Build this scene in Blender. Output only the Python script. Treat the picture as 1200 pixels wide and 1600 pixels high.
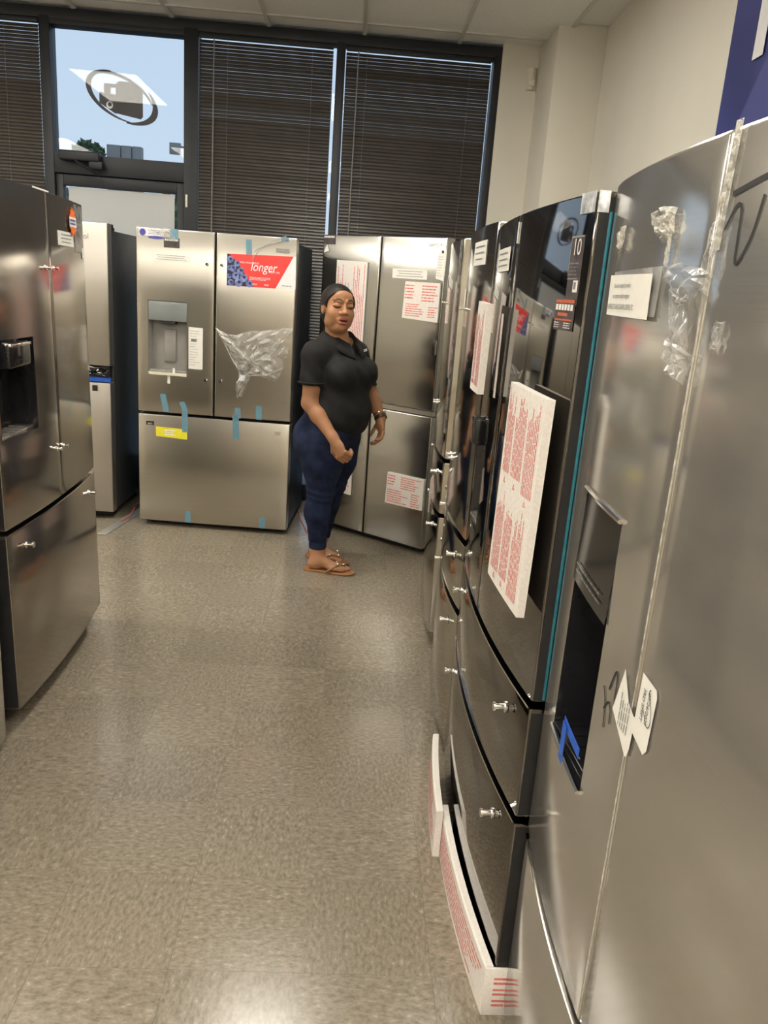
import bpy, bmesh, math, random
import numpy as np
from mathutils import Vector, Matrix

# ------------------------------------------------------------------ camera, world, exposure
scene = bpy.context.scene
for o in list(bpy.data.objects):
    bpy.data.objects.remove(o)
COL = scene.collection
random.seed(4)

FOC, HCAM = 1230.0, 1.53
_d = np.array([275 - 600, 5200 - 800, FOC], float); _d /= np.linalg.norm(_d)      # world down, in camera axes
_vy = 800 - ((555 - 600) * _d[0] + FOC * _d[2]) / _d[1]
_y = np.array([555 - 600, _vy - 800, FOC], float); _y /= np.linalg.norm(_y)       # room depth axis
_x = np.cross(_d, _y)
_R = np.stack([_x, _y, -_d])
cam_data = bpy.data.cameras.new('camera')
cam = bpy.data.objects.new('camera', cam_data); COL.objects.link(cam)
cam_data.sensor_fit = 'VERTICAL'; cam_data.sensor_height = 36.0
cam_data.lens = FOC / 1600 * 36.0
cam_data.clip_start = 0.02
M3 = Matrix([[_R[i, 0], -_R[i, 1], -_R[i, 2]] for i in range(3)])
cam.matrix_world = Matrix.Translation((0, 0, HCAM)) @ M3.to_4x4()
scene.camera = cam

world = bpy.data.worlds.new('sky'); scene.world = world; world.use_nodes = True
_wn = world.node_tree.nodes; _wl = world.node_tree.links
_bg = _wn['Background']
_tc = _wn.new('ShaderNodeTexCoord'); _sp = _wn.new('ShaderNodeSeparateXYZ'); _rp = _wn.new('ShaderNodeValToRGB')
_wl.new(_tc.outputs['Generated'], _sp.inputs[0]); _wl.new(_sp.outputs['Z'], _rp.inputs[0]); _wl.new(_rp.outputs[0], _bg.inputs[0])
_rp.color_ramp.elements[0].color = (0.66, 0.80, 0.95, 1); _rp.color_ramp.elements[1].color = (0.36, 0.57, 0.88, 1)
_bg.inputs[1].default_value = 1.0

vs = scene.view_settings
vs.view_transform = 'Standard'; vs.look = 'None'; vs.gamma = 1.0; vs.use_curve_mapping = False
vs.exposure = 0.0
LAMP = 21.5        # emission of the ceiling troffers

# ------------------------------------------------------------------ materials
MATS = {}
def mat(name, color, rough=0.5, metal=0.0, spec=0.5, aniso=0.0, coat=0.0, emis=None, alpha=None, tint=None):
    m = bpy.data.materials.new(name); m.use_nodes = True
    b = m.node_tree.nodes['Principled BSDF']
    b.inputs['Base Color'].default_value = (*color, 1)
    b.inputs['Roughness'].default_value = rough
    b.inputs['Metallic'].default_value = metal
    b.inputs['Specular IOR Level'].default_value = spec
    if aniso:
        b.inputs['Anisotropic'].default_value = aniso
        t = m.node_tree.nodes.new('ShaderNodeTangent'); t.direction_type = 'RADIAL'; t.axis = 'Z'
        m.node_tree.links.new(t.outputs[0], b.inputs['Tangent'])
    if coat:
        b.inputs['Coat Weight'].default_value = coat; b.inputs['Coat Roughness'].default_value = 0.05
    if emis:
        b.inputs['Emission Color'].default_value = (*color, 1); b.inputs['Emission Strength'].default_value = emis
    if alpha is not None:
        b.inputs['Alpha'].default_value = alpha
    if tint is not None:
        b.inputs['Specular Tint'].default_value = (*tint, 1)
    MATS[name] = m
    return m

def nd(m, t, **kw):
    n = m.node_tree.nodes.new(t)
    for k, v in kw.items():
        setattr(n, k, v)
    return n
def lk(m, a, b): m.node_tree.links.new(a, b)
def bsdf(m): return m.node_tree.nodes['Principled BSDF']

def mottle(m, c1, c2, scale, stretch=(1, 1, 1), detail=4, rough_var=None, bump=0.0, coord='Object', lo=0.3, hi=0.7):
    """noise between two colours, with optional bump"""
    tc = nd(m, 'ShaderNodeTexCoord'); mp = nd(m, 'ShaderNodeMapping'); mp.inputs['Scale'].default_value = stretch
    n = nd(m, 'ShaderNodeTexNoise'); n.inputs['Scale'].default_value = scale; n.inputs['Detail'].default_value = detail
    r = nd(m, 'ShaderNodeValToRGB'); r.color_ramp.elements[0].position = lo; r.color_ramp.elements[1].position = hi
    r.color_ramp.elements[0].color = (*c1, 1); r.color_ramp.elements[1].color = (*c2, 1)
    lk(m, tc.outputs[coord], mp.inputs[0]); lk(m, mp.outputs[0], n.inputs[0]); lk(m, n.outputs[0], r.inputs[0])
    lk(m, r.outputs[0], bsdf(m).inputs['Base Color'])
    if rough_var:
        mr = nd(m, 'ShaderNodeMapRange'); mr.inputs[3].default_value = rough_var[0]; mr.inputs[4].default_value = rough_var[1]
        lk(m, n.outputs[0], mr.inputs[0]); lk(m, mr.outputs[0], bsdf(m).inputs['Roughness'])
    if bump:
        bp = nd(m, 'ShaderNodeBump'); bp.inputs['Strength'].default_value = bump; bp.inputs['Distance'].default_value = 0.002
        lk(m, n.outputs[0], bp.inputs['Height']); lk(m, bp.outputs[0], bsdf(m).inputs['Normal'])
    return m

def steel(name, c1, c2, rough, aniso, var=0.012, wave=0.0, coat=0.0, metal=1.0):
    """brushed sheet metal: horizontal grain, faint unevenness of the sheet"""
    m = mat(name, c1, rough, metal, aniso=aniso, coat=coat)
    mottle(m, c1, c2, 3.0, (1, 1, 260), 2, (rough - var, rough + var))
    if wave:
        tc = nd(m, 'ShaderNodeTexCoord'); n = nd(m, 'ShaderNodeTexNoise'); n.inputs['Scale'].default_value = 3.2; n.inputs['Detail'].default_value = 1
        bp = nd(m, 'ShaderNodeBump'); bp.inputs['Strength'].default_value = wave; bp.inputs['Distance'].default_value = 0.01
        lk(m, tc.outputs['Object'], n.inputs[0]); lk(m, n.outputs[0], bp.inputs['Height']); lk(m, bp.outputs[0], bsdf(m).inputs['Normal'])
    return m

steel('steel_plain', (0.53, 0.51, 0.46), (0.58, 0.555, 0.50), 0.28, 0.55, wave=0.06)
steel('steel_grey', (0.42, 0.41, 0.385), (0.46, 0.45, 0.42), 0.22, 0.45, wave=0.05)
steel('steel_bronze', (0.29, 0.26, 0.23), (0.33, 0.30, 0.26), 0.13, 0.2, wave=0.02, metal=0.88)
steel('steel_film', (0.50, 0.48, 0.45), (0.55, 0.53, 0.49), 0.13, 0.2, wave=0.04, metal=0.78)
steel('steel_black', (0.17, 0.16, 0.15), (0.19, 0.18, 0.165), 0.045, 0.0, var=0.01, wave=0.015)
steel('steel_mid', (0.40, 0.385, 0.345), (0.45, 0.43, 0.385), 0.09, 0.2, var=0.02, wave=0.02)
steel('steel_pale', (0.58, 0.555, 0.51), (0.62, 0.59, 0.55), 0.42, 0.5)
mottle(mat('cabinet_dark', (0.03, 0.033, 0.036), 0.42), (0.026, 0.029, 0.032), (0.04, 0.042, 0.046), 14)
mottle(mat('cabinet_grey', (0.055, 0.058, 0.06), 0.38), (0.05, 0.053, 0.056), (0.065, 0.068, 0.07), 14)
mottle(mat('gasket', (0.012, 0.012, 0.013), 0.6), (0.010, 0.010, 0.011), (0.016, 0.016, 0.017), 30)
mottle(mat('black_gloss', (0.012, 0.012, 0.014), 0.12), (0.010, 0.010, 0.012), (0.016, 0.016, 0.018), 9)
mottle(mat('dispenser_grey', (0.27, 0.26, 0.245), 0.35), (0.25, 0.24, 0.225), (0.30, 0.29, 0.27), 12)
mottle(mat('dispenser_panel', (0.21, 0.235, 0.235), 0.2), (0.19, 0.215, 0.215), (0.23, 0.25, 0.25), 6)
mottle(mat('chrome', (0.85, 0.84, 0.82), 0.12, 1.0), (0.82, 0.81, 0.79), (0.88, 0.87, 0.85), 30)
mottle(mat('plastic_ivory', (0.72, 0.68, 0.55), 0.4), (0.68, 0.64, 0.51), (0.76, 0.72, 0.6), 30)
mottle(mat('paper', (0.80, 0.79, 0.74), 0.7), (0.78, 0.77, 0.72), (0.83, 0.82, 0.77), 40)
mottle(mat('paper_cool', (0.80, 0.81, 0.83), 0.6), (0.78, 0.79, 0.81), (0.83, 0.84, 0.86), 40)
mottle(mat('foam', (0.80, 0.76, 0.71), 0.85), (0.76, 0.71, 0.66), (0.84, 0.81, 0.77), 160, bump=0.35)
mottle(mat('ink_black', (0.02, 0.02, 0.022), 0.5), (0.018, 0.018, 0.02), (0.025, 0.025, 0.028), 50)
mottle(mat('ink_grey', (0.20, 0.20, 0.20), 0.6), (0.17, 0.17, 0.17), (0.25, 0.25, 0.25), 80)
mottle(mat('ink_red', (0.72, 0.13, 0.12), 0.7), (0.68, 0.11, 0.10), (0.80, 0.28, 0.26), 60)
mottle(mat('poster_red', (0.80, 0.055, 0.05), 0.4), (0.77, 0.05, 0.045), (0.83, 0.065, 0.06), 5)
mottle(mat('poster_white', (0.82, 0.82, 0.84), 0.45), (0.80, 0.80, 0.82), (0.85, 0.85, 0.87), 20)
mottle(mat('berry', (0.10, 0.13, 0.36), 0.4), (0.05, 0.065, 0.20), (0.26, 0.32, 0.62), 45, detail=2)
mottle(mat('berry_dark', (0.018, 0.018, 0.05), 0.5), (0.014, 0.014, 0.04), (0.03, 0.03, 0.075), 30)
mottle(mat('tape_blue', (0.13, 0.28, 0.36), 0.5), (0.12, 0.26, 0.34), (0.16, 0.32, 0.41), 60)
mottle(mat('tape_strong_blue', (0.015, 0.10, 0.55), 0.45), (0.012, 0.09, 0.5), (0.02, 0.12, 0.62), 60)
mottle(mat('tape_teal', (0.03, 0.20, 0.27), 0.5), (0.025, 0.18, 0.24), (0.04, 0.23, 0.30), 60)
mottle(mat('label_yellow', (0.86, 0.78, 0.03), 0.5), (0.84, 0.75, 0.03), (0.88, 0.81, 0.05), 40)
mottle(mat('tag_orange', (0.95, 0.17, 0.02), 0.5), (0.93, 0.15, 0.02), (0.97, 0.21, 0.03), 40)
mottle(mat('label_blue', (0.06, 0.06, 0.34), 0.5), (0.05, 0.05, 0.28), (0.10, 0.10, 0.44), 60)
mottle(mat('sticker_dark', (0.05, 0.045, 0.048), 0.4), (0.035, 0.03, 0.035), (0.10, 0.08, 0.085), 40)
mottle(mat('sticker_orange', (0.55, 0.12, 0.05), 0.5), (0.5, 0.1, 0.045), (0.6, 0.15, 0.07), 60)
mottle(mat('wall_paint', (0.72, 0.69, 0.61), 0.7), (0.70, 0.67, 0.59), (0.74, 0.71, 0.63), 3, bump=0.02)
mottle(mat('wall_far_paint', (0.74, 0.70, 0.62), 0.7), (0.72, 0.68, 0.60), (0.76, 0.72, 0.64), 2)
mottle(mat('ceiling_tile', (0.84, 0.825, 0.79), 0.9), (0.80, 0.785, 0.75), (0.87, 0.855, 0.82), 120, bump=0.2)
mottle(mat('tbar_white', (0.62, 0.60, 0.56), 0.5), (0.60, 0.58, 0.54), (0.64, 0.62, 0.58), 20)
mottle(mat('bronze_frame', (0.015, 0.017, 0.022), 0.5, spec=0.4), (0.012, 0.014, 0.019), (0.019, 0.021, 0.027), 8)
mottle(mat('blind_slat', (0.055, 0.047, 0.040), 0.35), (0.050, 0.042, 0.036), (0.062, 0.053, 0.046), 5)
mottle(mat('cord_leak_wand', (0.2, 0.2, 0.19), 0.6), (0.17, 0.17, 0.16), (0.24, 0.24, 0.23), 60)
mottle(mat('cord_orange', (0.45, 0.10, 0.04), 0.5), (0.4, 0.09, 0.035), (0.5, 0.12, 0.05), 60)
mottle(mat('navy_banner', (0.035, 0.045, 0.20), 0.5), (0.03, 0.038, 0.17), (0.05, 0.06, 0.25), 3, detail=0)
mottle(mat('navy_light', (0.07, 0.08, 0.27), 0.5), (0.06, 0.07, 0.25), (0.08, 0.09, 0.29), 4)
mottle(mat('threshold_metal', (0.42, 0.42, 0.41), 0.4, 0.6), (0.38, 0.38, 0.37), (0.46, 0.46, 0.45), 20)
mottle(mat('decal_film', (0.035, 0.033, 0.036), 0.5), (0.03, 0.028, 0.032), (0.042, 0.04, 0.043), 20)
mottle(mat('asphalt', (0.16, 0.16, 0.155), 0.9), (0.13, 0.13, 0.125), (0.20, 0.20, 0.195), 6)
mottle(mat('sign_grey', (0.26, 0.25, 0.23), 0.6), (0.24, 0.23, 0.21), (0.29, 0.28, 0.26), 3)
mottle(mat('leaf', (0.06, 0.12, 0.05), 0.6), (0.03, 0.07, 0.03), (0.12, 0.20, 0.10), 3)
mottle(mat('bark', (0.09, 0.065, 0.045), 0.9), (0.07, 0.05, 0.035), (0.12, 0.09, 0.06), 12, (1, 1, 0.2))
mottle(mat('jeans', (0.013, 0.019, 0.048), 0.9, spec=0.2), (0.007, 0.011, 0.030), (0.021, 0.031, 0.074), 16, bump=0.15)
mottle(mat('shirt_black', (0.011, 0.011, 0.012), 0.75, spec=0.3), (0.009, 0.009, 0.010), (0.015, 0.015, 0.016), 30, bump=0.2)
mottle(mat('hair_black', (0.010, 0.008, 0.007), 0.55, spec=0.3), (0.007, 0.006, 0.005), (0.018, 0.014, 0.011), 90, (1, 1, 0.25), bump=0.8)
mottle(mat('sandal_tan', (0.36, 0.17, 0.07), 0.5), (0.32, 0.15, 0.06), (0.40, 0.19, 0.085), 40)
mottle(mat('strap_brown', (0.28, 0.14, 0.06), 0.4), (0.25, 0.12, 0.05), (0.31, 0.16, 0.07), 40)
mottle(mat('watch_dark', (0.035, 0.02, 0.014), 0.4), (0.03, 0.017, 0.012), (0.045, 0.026, 0.018), 40)
m = mat('troffer_lens', (1.0, 0.94, 0.83), 0.5, emis=LAMP)
mottle(mat('backlit_paper', (0.78, 0.76, 0.70), 0.8), (0.76, 0.74, 0.68), (0.80, 0.78, 0.72), 3)
m = MATS['backlit_paper']; bsdf(m).inputs['Transmission Weight'].default_value = 0.0
_tr = nd(m, 'ShaderNodeBsdfTranslucent'); _tr.inputs[0].default_value = (0.80, 0.77, 0.70, 1)
_mx = nd(m, 'ShaderNodeMixShader'); _mx.inputs[0].default_value = 0.45
lk(m, bsdf(m).outputs[0], _mx.inputs[1]); lk(m, _tr.outputs[0], _mx.inputs[2]); lk(m, _mx.outputs[0], m.node_tree.nodes['Material Output'].inputs[0])

def clear_mat(name, tintc, refl, diff, rough=0.05, bumpscale=0, diffcol=(0.85, 0.85, 0.83)):
    """thin clear sheet: see-through, with gloss and a little haze"""
    m = bpy.data.materials.new(name); m.use_nodes = True; MATS[name] = m
    nt = m.node_tree; nt.nodes.remove(nt.nodes['Principled BSDF'])
    tr = nd(m, 'ShaderNodeBsdfTransparent'); tr.inputs[0].default_value = (*tintc, 1)
    gl = nd(m, 'ShaderNodeBsdfGlossy'); gl.inputs['Roughness'].default_value = rough
    di = nd(m, 'ShaderNodeBsdfDiffuse'); di.inputs[0].default_value = (*diffcol, 1)
    lw = nd(m, 'ShaderNodeFresnel'); lw.inputs[0].default_value = 1.45
    mul = nd(m, 'ShaderNodeMath', operation='MULTIPLY'); mul.inputs[1].default_value = refl
    lk(m, lw.outputs[0], mul.inputs[0])
    a = nd(m, 'ShaderNodeMixShader'); a.inputs[0].default_value = diff
    b = nd(m, 'ShaderNodeMixShader')
    lk(m, tr.outputs[0], a.inputs[1]); lk(m, di.outputs[0], a.inputs[2])
    lk(m, mul.outputs[0], b.inputs[0]); lk(m, a.outputs[0], b.inputs[1]); lk(m, gl.outputs[0], b.inputs[2])
    if bumpscale:
        tc = nd(m, 'ShaderNodeTexCoord'); n = nd(m, 'ShaderNodeTexNoise'); n.inputs['Scale'].default_value = bumpscale; n.inputs['Detail'].default_value = 4
        bp = nd(m, 'ShaderNodeBump'); bp.inputs['Strength'].default_value = 0.9; bp.inputs['Distance'].default_value = 0.01
        lk(m, tc.outputs['Object'], n.inputs[0]); lk(m, n.outputs[0], bp.inputs['Height'])
        for g in (gl, di): lk(m, bp.outputs[0], g.inputs['Normal'])
        rr = nd(m, 'ShaderNodeMapRange'); rr.inputs[1].default_value = 0.35; rr.inputs[2].default_value = 0.72
        rr.inputs[3].default_value = diff * 0.35; rr.inputs[4].default_value = min(1, diff * 2.1)
        lk(m, n.outputs[0], rr.inputs[0]); lk(m, rr.outputs[0], a.inputs[0])
    lk(m, b.outputs[0], nt.nodes['Material Output'].inputs[0])
    return m
clear_mat('window_glass', (0.96, 0.97, 0.975), 0.38, 0.0, 0.0)
clear_mat('plastic_film', (0.97, 0.97, 0.97), 0.35, 0.14, 0.3, 30)
clear_mat('plastic_thin', (0.98, 0.98, 0.98), 0.25, 0.06, 0.3, 24)
clear_mat('bag_film', (0.98, 0.98, 0.98), 0.3, 0.18, 0.3, 30, (0.95, 0.95, 0.93))
clear_mat('tape_clear', (0.95, 0.95, 0.93), 0.4, 0.30, 0.3, 60, (0.8, 0.77, 0.7))
clear_mat('tape_white', (0.9, 0.92, 0.95), 0.5, 0.66, 0.3, 30, (0.85, 0.88, 0.92))

def floor_material():
    m = mat('vinyl_tile', (0.27, 0.24, 0.195), 0.23, spec=0.55)
    tc = nd(m, 'ShaderNodeTexCoord'); oi = nd(m, 'ShaderNodeObjectInfo')
    off = nd(m, 'ShaderNodeVectorMath', operation='SCALE'); off.inputs[0].default_value = (13.1, 7.7, 3.3); lk(m, oi.outputs['Random'], off.inputs['Scale'])
    add = nd(m, 'ShaderNodeVectorMath', operation='ADD'); lk(m, tc.outputs['Object'], add.inputs[0]); lk(m, off.outputs[0], add.inputs[1])
    mp = nd(m, 'ShaderNodeMapping'); mp.inputs['Scale'].default_value = (55, 100, 60)
    n = nd(m, 'ShaderNodeTexNoise'); n.inputs['Scale'].default_value = 1.0; n.inputs['Detail'].default_value = 3; n.inputs['Roughness'].default_value = 0.6
    lk(m, add.outputs[0], mp.inputs[0]); lk(m, mp.outputs[0], n.inputs[0])
    r = nd(m, 'ShaderNodeValToRGB'); cr = r.color_ramp
    cr.elements[0].position = 0.28; cr.elements[0].color = (0.165, 0.138, 0.103, 1)
    cr.elements[1].position = 0.78; cr.elements[1].color = (0.46, 0.415, 0.335, 1)
    e = cr.elements.new(0.5); e.color = (0.25, 0.215, 0.163, 1)
    e = cr.elements.new(0.64); e.color = (0.295, 0.257, 0.2, 1)
    lk(m, n.outputs[0], r.inputs[0])
    hs = nd(m, 'ShaderNodeHueSaturation'); mr = nd(m, 'ShaderNodeMapRange'); mr.inputs[3].default_value = 0.93; mr.inputs[4].default_value = 1.06
    lk(m, oi.outputs['Random'], mr.inputs[0]); lk(m, mr.outputs[0], hs.inputs['Value']); lk(m, r.outputs[0], hs.inputs['Color'])
    lk(m, hs.outputs[0], bsdf(m).inputs['Base Color'])
    n2 = nd(m, 'ShaderNodeTexNoise'); n2.inputs['Scale'].default_value = 5; n2.inputs['Detail'].default_value = 3
    lk(m, tc.outputs['Object'], n2.inputs[0])
    r2 = nd(m, 'ShaderNodeMapRange'); r2.inputs[3].default_value = 0.13; r2.inputs[4].default_value = 0.26
    lk(m, n2.outputs[0], r2.inputs[0]); lk(m, r2.outputs[0], bsdf(m).inputs['Roughness'])
    return m
floor_material()

def skin_material():
    m = mat('skin', (0.4, 0.2, 0.11), 0.52, spec=0.35)
    at = nd(m, 'ShaderNodeVertexColor'); at.layer_name = 'Col'
    lk(m, at.outputs[0], bsdf(m).inputs['Base Color'])
    bsdf(m).inputs['Subsurface Weight'].default_value = 0.08
    bsdf(m).inputs['Subsurface Radius'].default_value = (0.01, 0.004, 0.002)
    return m
skin_material()

# ------------------------------------------------------------------ object helpers
def link(o, parent=None):
    COL.objects.link(o)
    if parent is not None:
        o.parent = parent
    return o
def mesh_obj(name, verts, faces, material, parent=None, smooth=False):
    me = bpy.data.meshes.new(name)
    me.from_pydata([tuple(map(float, v)) for v in verts], [], [tuple(f) for f in faces])
    me.update()
    if smooth is True:
        me.polygons.foreach_set('use_smooth', [True] * len(me.polygons))
    elif smooth:
        me.polygons.foreach_set('use_smooth', [True] * len(me.polygons))
        me.set_sharp_from_angle(angle=smooth)
    me.materials.append(MATS[material])
    return link(bpy.data.objects.new(name, me), parent)
def bm_obj(name, bm, material, parent=None, smooth=None):
    me = bpy.data.meshes.new(name); bm.normal_update(); bm.to_mesh(me); bm.free()
    if smooth:
        me.polygons.foreach_set('use_smooth', [True] * len(me.polygons))
        me.set_sharp_from_angle(angle=smooth)
    me.materials.append(MATS[material])
    return link(bpy.data.objects.new(name, me), parent)
def bm_box(bm, x0, x1, y0, y1, z0, z1, bevel=0.0, seg=2):
    r = bmesh.ops.create_cube(bm, size=1.0)
    for v in r['verts']:
        v.co = Vector(((x0 + x1) / 2 + v.co.x * (x1 - x0), (y0 + y1) / 2 + v.co.y * (y1 - y0), (z0 + z1) / 2 + v.co.z * (z1 - z0)))
    if bevel:
        es = list({e for v in r['verts'] for e in v.link_edges})
        bmesh.ops.bevel(bm, geom=es, offset=bevel, segments=seg, affect='EDGES', profile=0.5)
def box(name, x0, x1, y0, y1, z0, z1, material, parent=None, bevel=0.0):
    bm = bmesh.new(); bm_box(bm, x0, x1, y0, y1, z0, z1, bevel)
    return bm_obj(name, bm, material, parent, smooth=0.6 if bevel else None)
def tube(name, pts, rad, material, parent=None, seg=8):
    """round tube through points; rad may be a list"""
    pts = [Vector(p) for p in pts]; n = len(pts)
    rads = rad if isinstance(rad, (list, tuple)) else [rad] * n
    V, F = [], []
    up = Vector((0.13, 0.29, 0.95)).normalized()
    for i, p in enumerate(pts):
        d = (pts[min(i + 1, n - 1)] - pts[max(i - 1, 0)]).normalized()
        a = d.cross(up)
        if a.length < 1e-3: a = d.cross(Vector((1, 0, 0)))
        a.normalize(); b = d.cross(a).normalized()
        for k in range(seg):
            t = 2 * math.pi * k / seg
            V.append(p + (a * math.cos(t) + b * math.sin(t)) * rads[i])
    for i in range(n - 1):
        for k in range(seg):
            F.append((i * seg + k, i * seg + (k + 1) % seg, (i + 1) * seg + (k + 1) % seg, (i + 1) * seg + k))
    F.append(tuple(range(seg - 1, -1, -1))); F.append(tuple((n - 1) * seg + k for k in range(seg)))
    return mesh_obj(name, V, F, material, parent, smooth=0.9)
def empty(name, loc=(0, 0, 0), rz=0.0):
    o = bpy.data.objects.new(name, None); COL.objects.link(o)
    o.location = loc; o.rotation_euler = (0, 0, rz); o.empty_display_size = 0.1
    return o
def tag(o, label=None, cat=None, group=None, kind=None):
    if label: o['label'] = label
    if cat: o['category'] = cat
    if group: o['group'] = group
    if kind: o['kind'] = kind
    return o
def struct(o, label=None):
    o['kind'] = 'structure'
    if label: o['label'] = label
    return o
_text_cache = {}
def text_mesh(body, size, extrude=0.0, shear=0.0, align='LEFT'):
    """verts (x,y) and faces of a piece of lettering in the built-in font"""
    cu = bpy.data.curves.new('lettering', 'FONT'); cu.body = body; cu.size = size; cu.shear = shear; cu.align_x = align
    cu.resolution_u = 3
    ob = bpy.data.objects.new('lettering', cu); COL.objects.link(ob)
    dg = bpy.context.evaluated_depsgraph_get()
    me = bpy.data.meshes.new_from_object(ob.evaluated_get(dg))
    V = [(v.co.x, v.co.y) for v in me.vertices]; F = [tuple(p.vertices) for p in me.polygons]
    bpy.data.objects.remove(ob); bpy.data.curves.remove(cu); bpy.data.meshes.remove(me)
    return V, F

# ------------------------------------------------------------------ room
YW, ZC, XR, XL, YB = 5.72, 3.10, 1.39, -5.3, -5.2
floor = struct(box('floor', XL, XR, YB, YW + 0.2, -0.12, -0.0035, 'vinyl_tile'), 'beige speckled vinyl tile shop floor')
T = 0.3048
_bm = bmesh.new(); bm_box(_bm, -T / 2 + 0.0003, T / 2 - 0.0003, -T / 2 + 0.0003, T / 2 - 0.0003, -0.0033, 0.0)
tile0 = bm_obj('floor_tile', _bm, 'vinyl_tile', floor)
_first = True
ix0, ix1, iy0, iy1 = -7, 2, 3, 18
for i in range(ix0, ix1):
    for j in range(iy0, iy1):
        o = tile0 if _first else link(tile0.copy(), floor)
        _first = False
        o.parent = floor
        o.location = (0.12 + i * T, 0.10 + j * T, 0.0)
        o.rotation_euler = (0, 0, (math.pi / 2) * ((i + j) % 2) + math.pi * random.randint(0, 1))

ceiling = struct(box('ceiling', XL, XR, YB, YW + 0.2, ZC + 0.02, ZC + 0.14, 'ceiling_tile'), 'suspended ceiling of pale mineral tiles')
GX = [0.575 - 0.61 * k for k in range(-2, 10)]
GY = [5.45 - 1.22 * k for k in range(-1, 10)]
FIX = []
for cx in (-0.34, -2.17, -4.0):
    for cy in (3.62, -0.04, -3.70):
        FIX.append((cx, cy))
FIX += [(0.88, -0.04), (0.88, -3.70)]  # unseen troffers added to light the shop from behind
_bm = bmesh.new(); bm_box(_bm, -0.302, 0.302, -0.607, 0.607, 0.004, 0.018)
ct0 = bm_obj('ceiling_tile', _bm, 'ceiling_tile', ceiling); _first = True
for i in range(len(GX) - 1):
    for j in range(len(GY) - 1):
        cx = (GX[i] + GX[i + 1]) / 2; cy = (GY[j] + GY[j + 1]) / 2
        if cx - 0.31 < XL or cy - 0.62 < YB or cx + 0.2 > XR: continue
        if any(abs(cx - a) < 0.1 and abs(cy - b) < 0.1 for a, b in FIX): continue
        if cy > YW: continue
        o = ct0 if _first else link(ct0.copy(), ceiling)
        _first = False
        o.location = (cx, cy, ZC)
for k, x in enumerate(GX):
    if XL < x < XR: box('ceiling_bar', x - 0.012, x + 0.012, YB, YW, ZC - 0.004, ZC + 0.01, 'tbar_white', ceiling)
for k, y in enumerate(GY):
    if YB < y < YW: box('ceiling_bar', XL, XR, y - 0.012, y + 0.012, ZC - 0.0042, ZC + 0.01, 'tbar_white', ceiling)
for n, (cx, cy) in enumerate(FIX):
    m_ = n if n < 9 else n + 1
    where = ('nearest the window blinds', 'over the middle of the shop', 'at the back of the shop')[m_ % 3]
    row = ('row over the aisle', 'middle row', 'left hand row', 'added right-hand fill row')[m_ // 3]
    e = tag(empty('ceiling_light', (cx, cy, ZC)), 'fluorescent ceiling troffer of the %s, %s' % (row, where), 'light', 'ceiling troffers')
    box('lens', -0.275, 0.275, -0.58, 0.58, 0.002, 0.008, 'troffer_lens', e)
    for a in ((-0.30, -0.277, -0.605, 0.605), (0.277, 0.30, -0.605, 0.605), (-0.277, 0.277, -0.605, -0.582), (-0.277, 0.277, 0.582, 0.605)):
        box('frame', a[0], a[1], a[2], a[3], -0.004, 0.012, 'tbar_white', e)

struct(box('wall_right', XR, XR + 0.12, YB, YW + 0.2, -0.12, ZC + 0.14, 'wall_paint'), 'cream painted wall behind the right hand row of refrigerators')
struct(box('wall_left', XL - 0.12, XL, YB, YW + 0.2, -0.12, ZC + 0.14, 'wall_far_paint'))
struct(box('wall_rear', XL, XR, YB - 0.12, YB, -0.12, ZC + 0.14, 'wall_far_paint'))
struct(box('wall_column', 1.10, XR, 5.167, YW + 0.2, -0.02, ZC + 0.02, 'wall_paint', bevel=0.004), 'cream boxed column in the corner of the room')
struct(box('wall_window_pier', 0.86, 1.10, YW - 0.06, YW + 0.2, -0.02, ZC + 0.02, 'wall_paint'), 'narrow cream wall strip right of the blinds')
struct(box('wall_window_left', XL, -3.6, YW - 0.06, YW + 0.2, -0.02, ZC + 0.02, 'wall_paint'))

# storefront framing
fr = struct(empty('window_1', (0, YW, 0)), 'dark bronze aluminium shopfront framing')
def fbar(x0, x1, z0, z1, y0=-0.05, y1=0.06, name='frame_bar'):
    return box(name, x0, x1, y0, y1, z0, z1, 'bronze_frame', fr, bevel=0.003)
fbar(-3.6, 0.86, 3.035, 3.10)                     # head
fbar(-3.6, -2.08, 0.0, 0.12); fbar(-1.09, 0.86, 0.0, 0.12)
for a, b in ((-3.6, -3.54), (-2.085, -2.02), (-1.178, -1.088), (-0.207, -0.152), (0.812, 0.86)):
    fbar(a, b, 0.0, 3.05, -0.052, 0.062)
fbar(-2.02, -1.178, 2.135, 2.255, -0.048, 0.058)  # transom bar
fbar(-2.02, -1.178, 3.005, 3.05, -0.048, 0.058)
box('pane', -2.02, -1.178, 0.0, 0.006, 2.25, 3.01, 'window_glass', fr)
box('pane', -3.54, -2.085, 0.03, 0.036, 0.12, 3.035, 'window_glass', fr)
box('pane', -1.088, -0.207, 0.03, 0.036, 0.12, 3.035, 'window_glass', fr)
box('pane', -0.152, 0.812, 0.03, 0.036, 0.12, 3.035, 'window_glass', fr)
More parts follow.
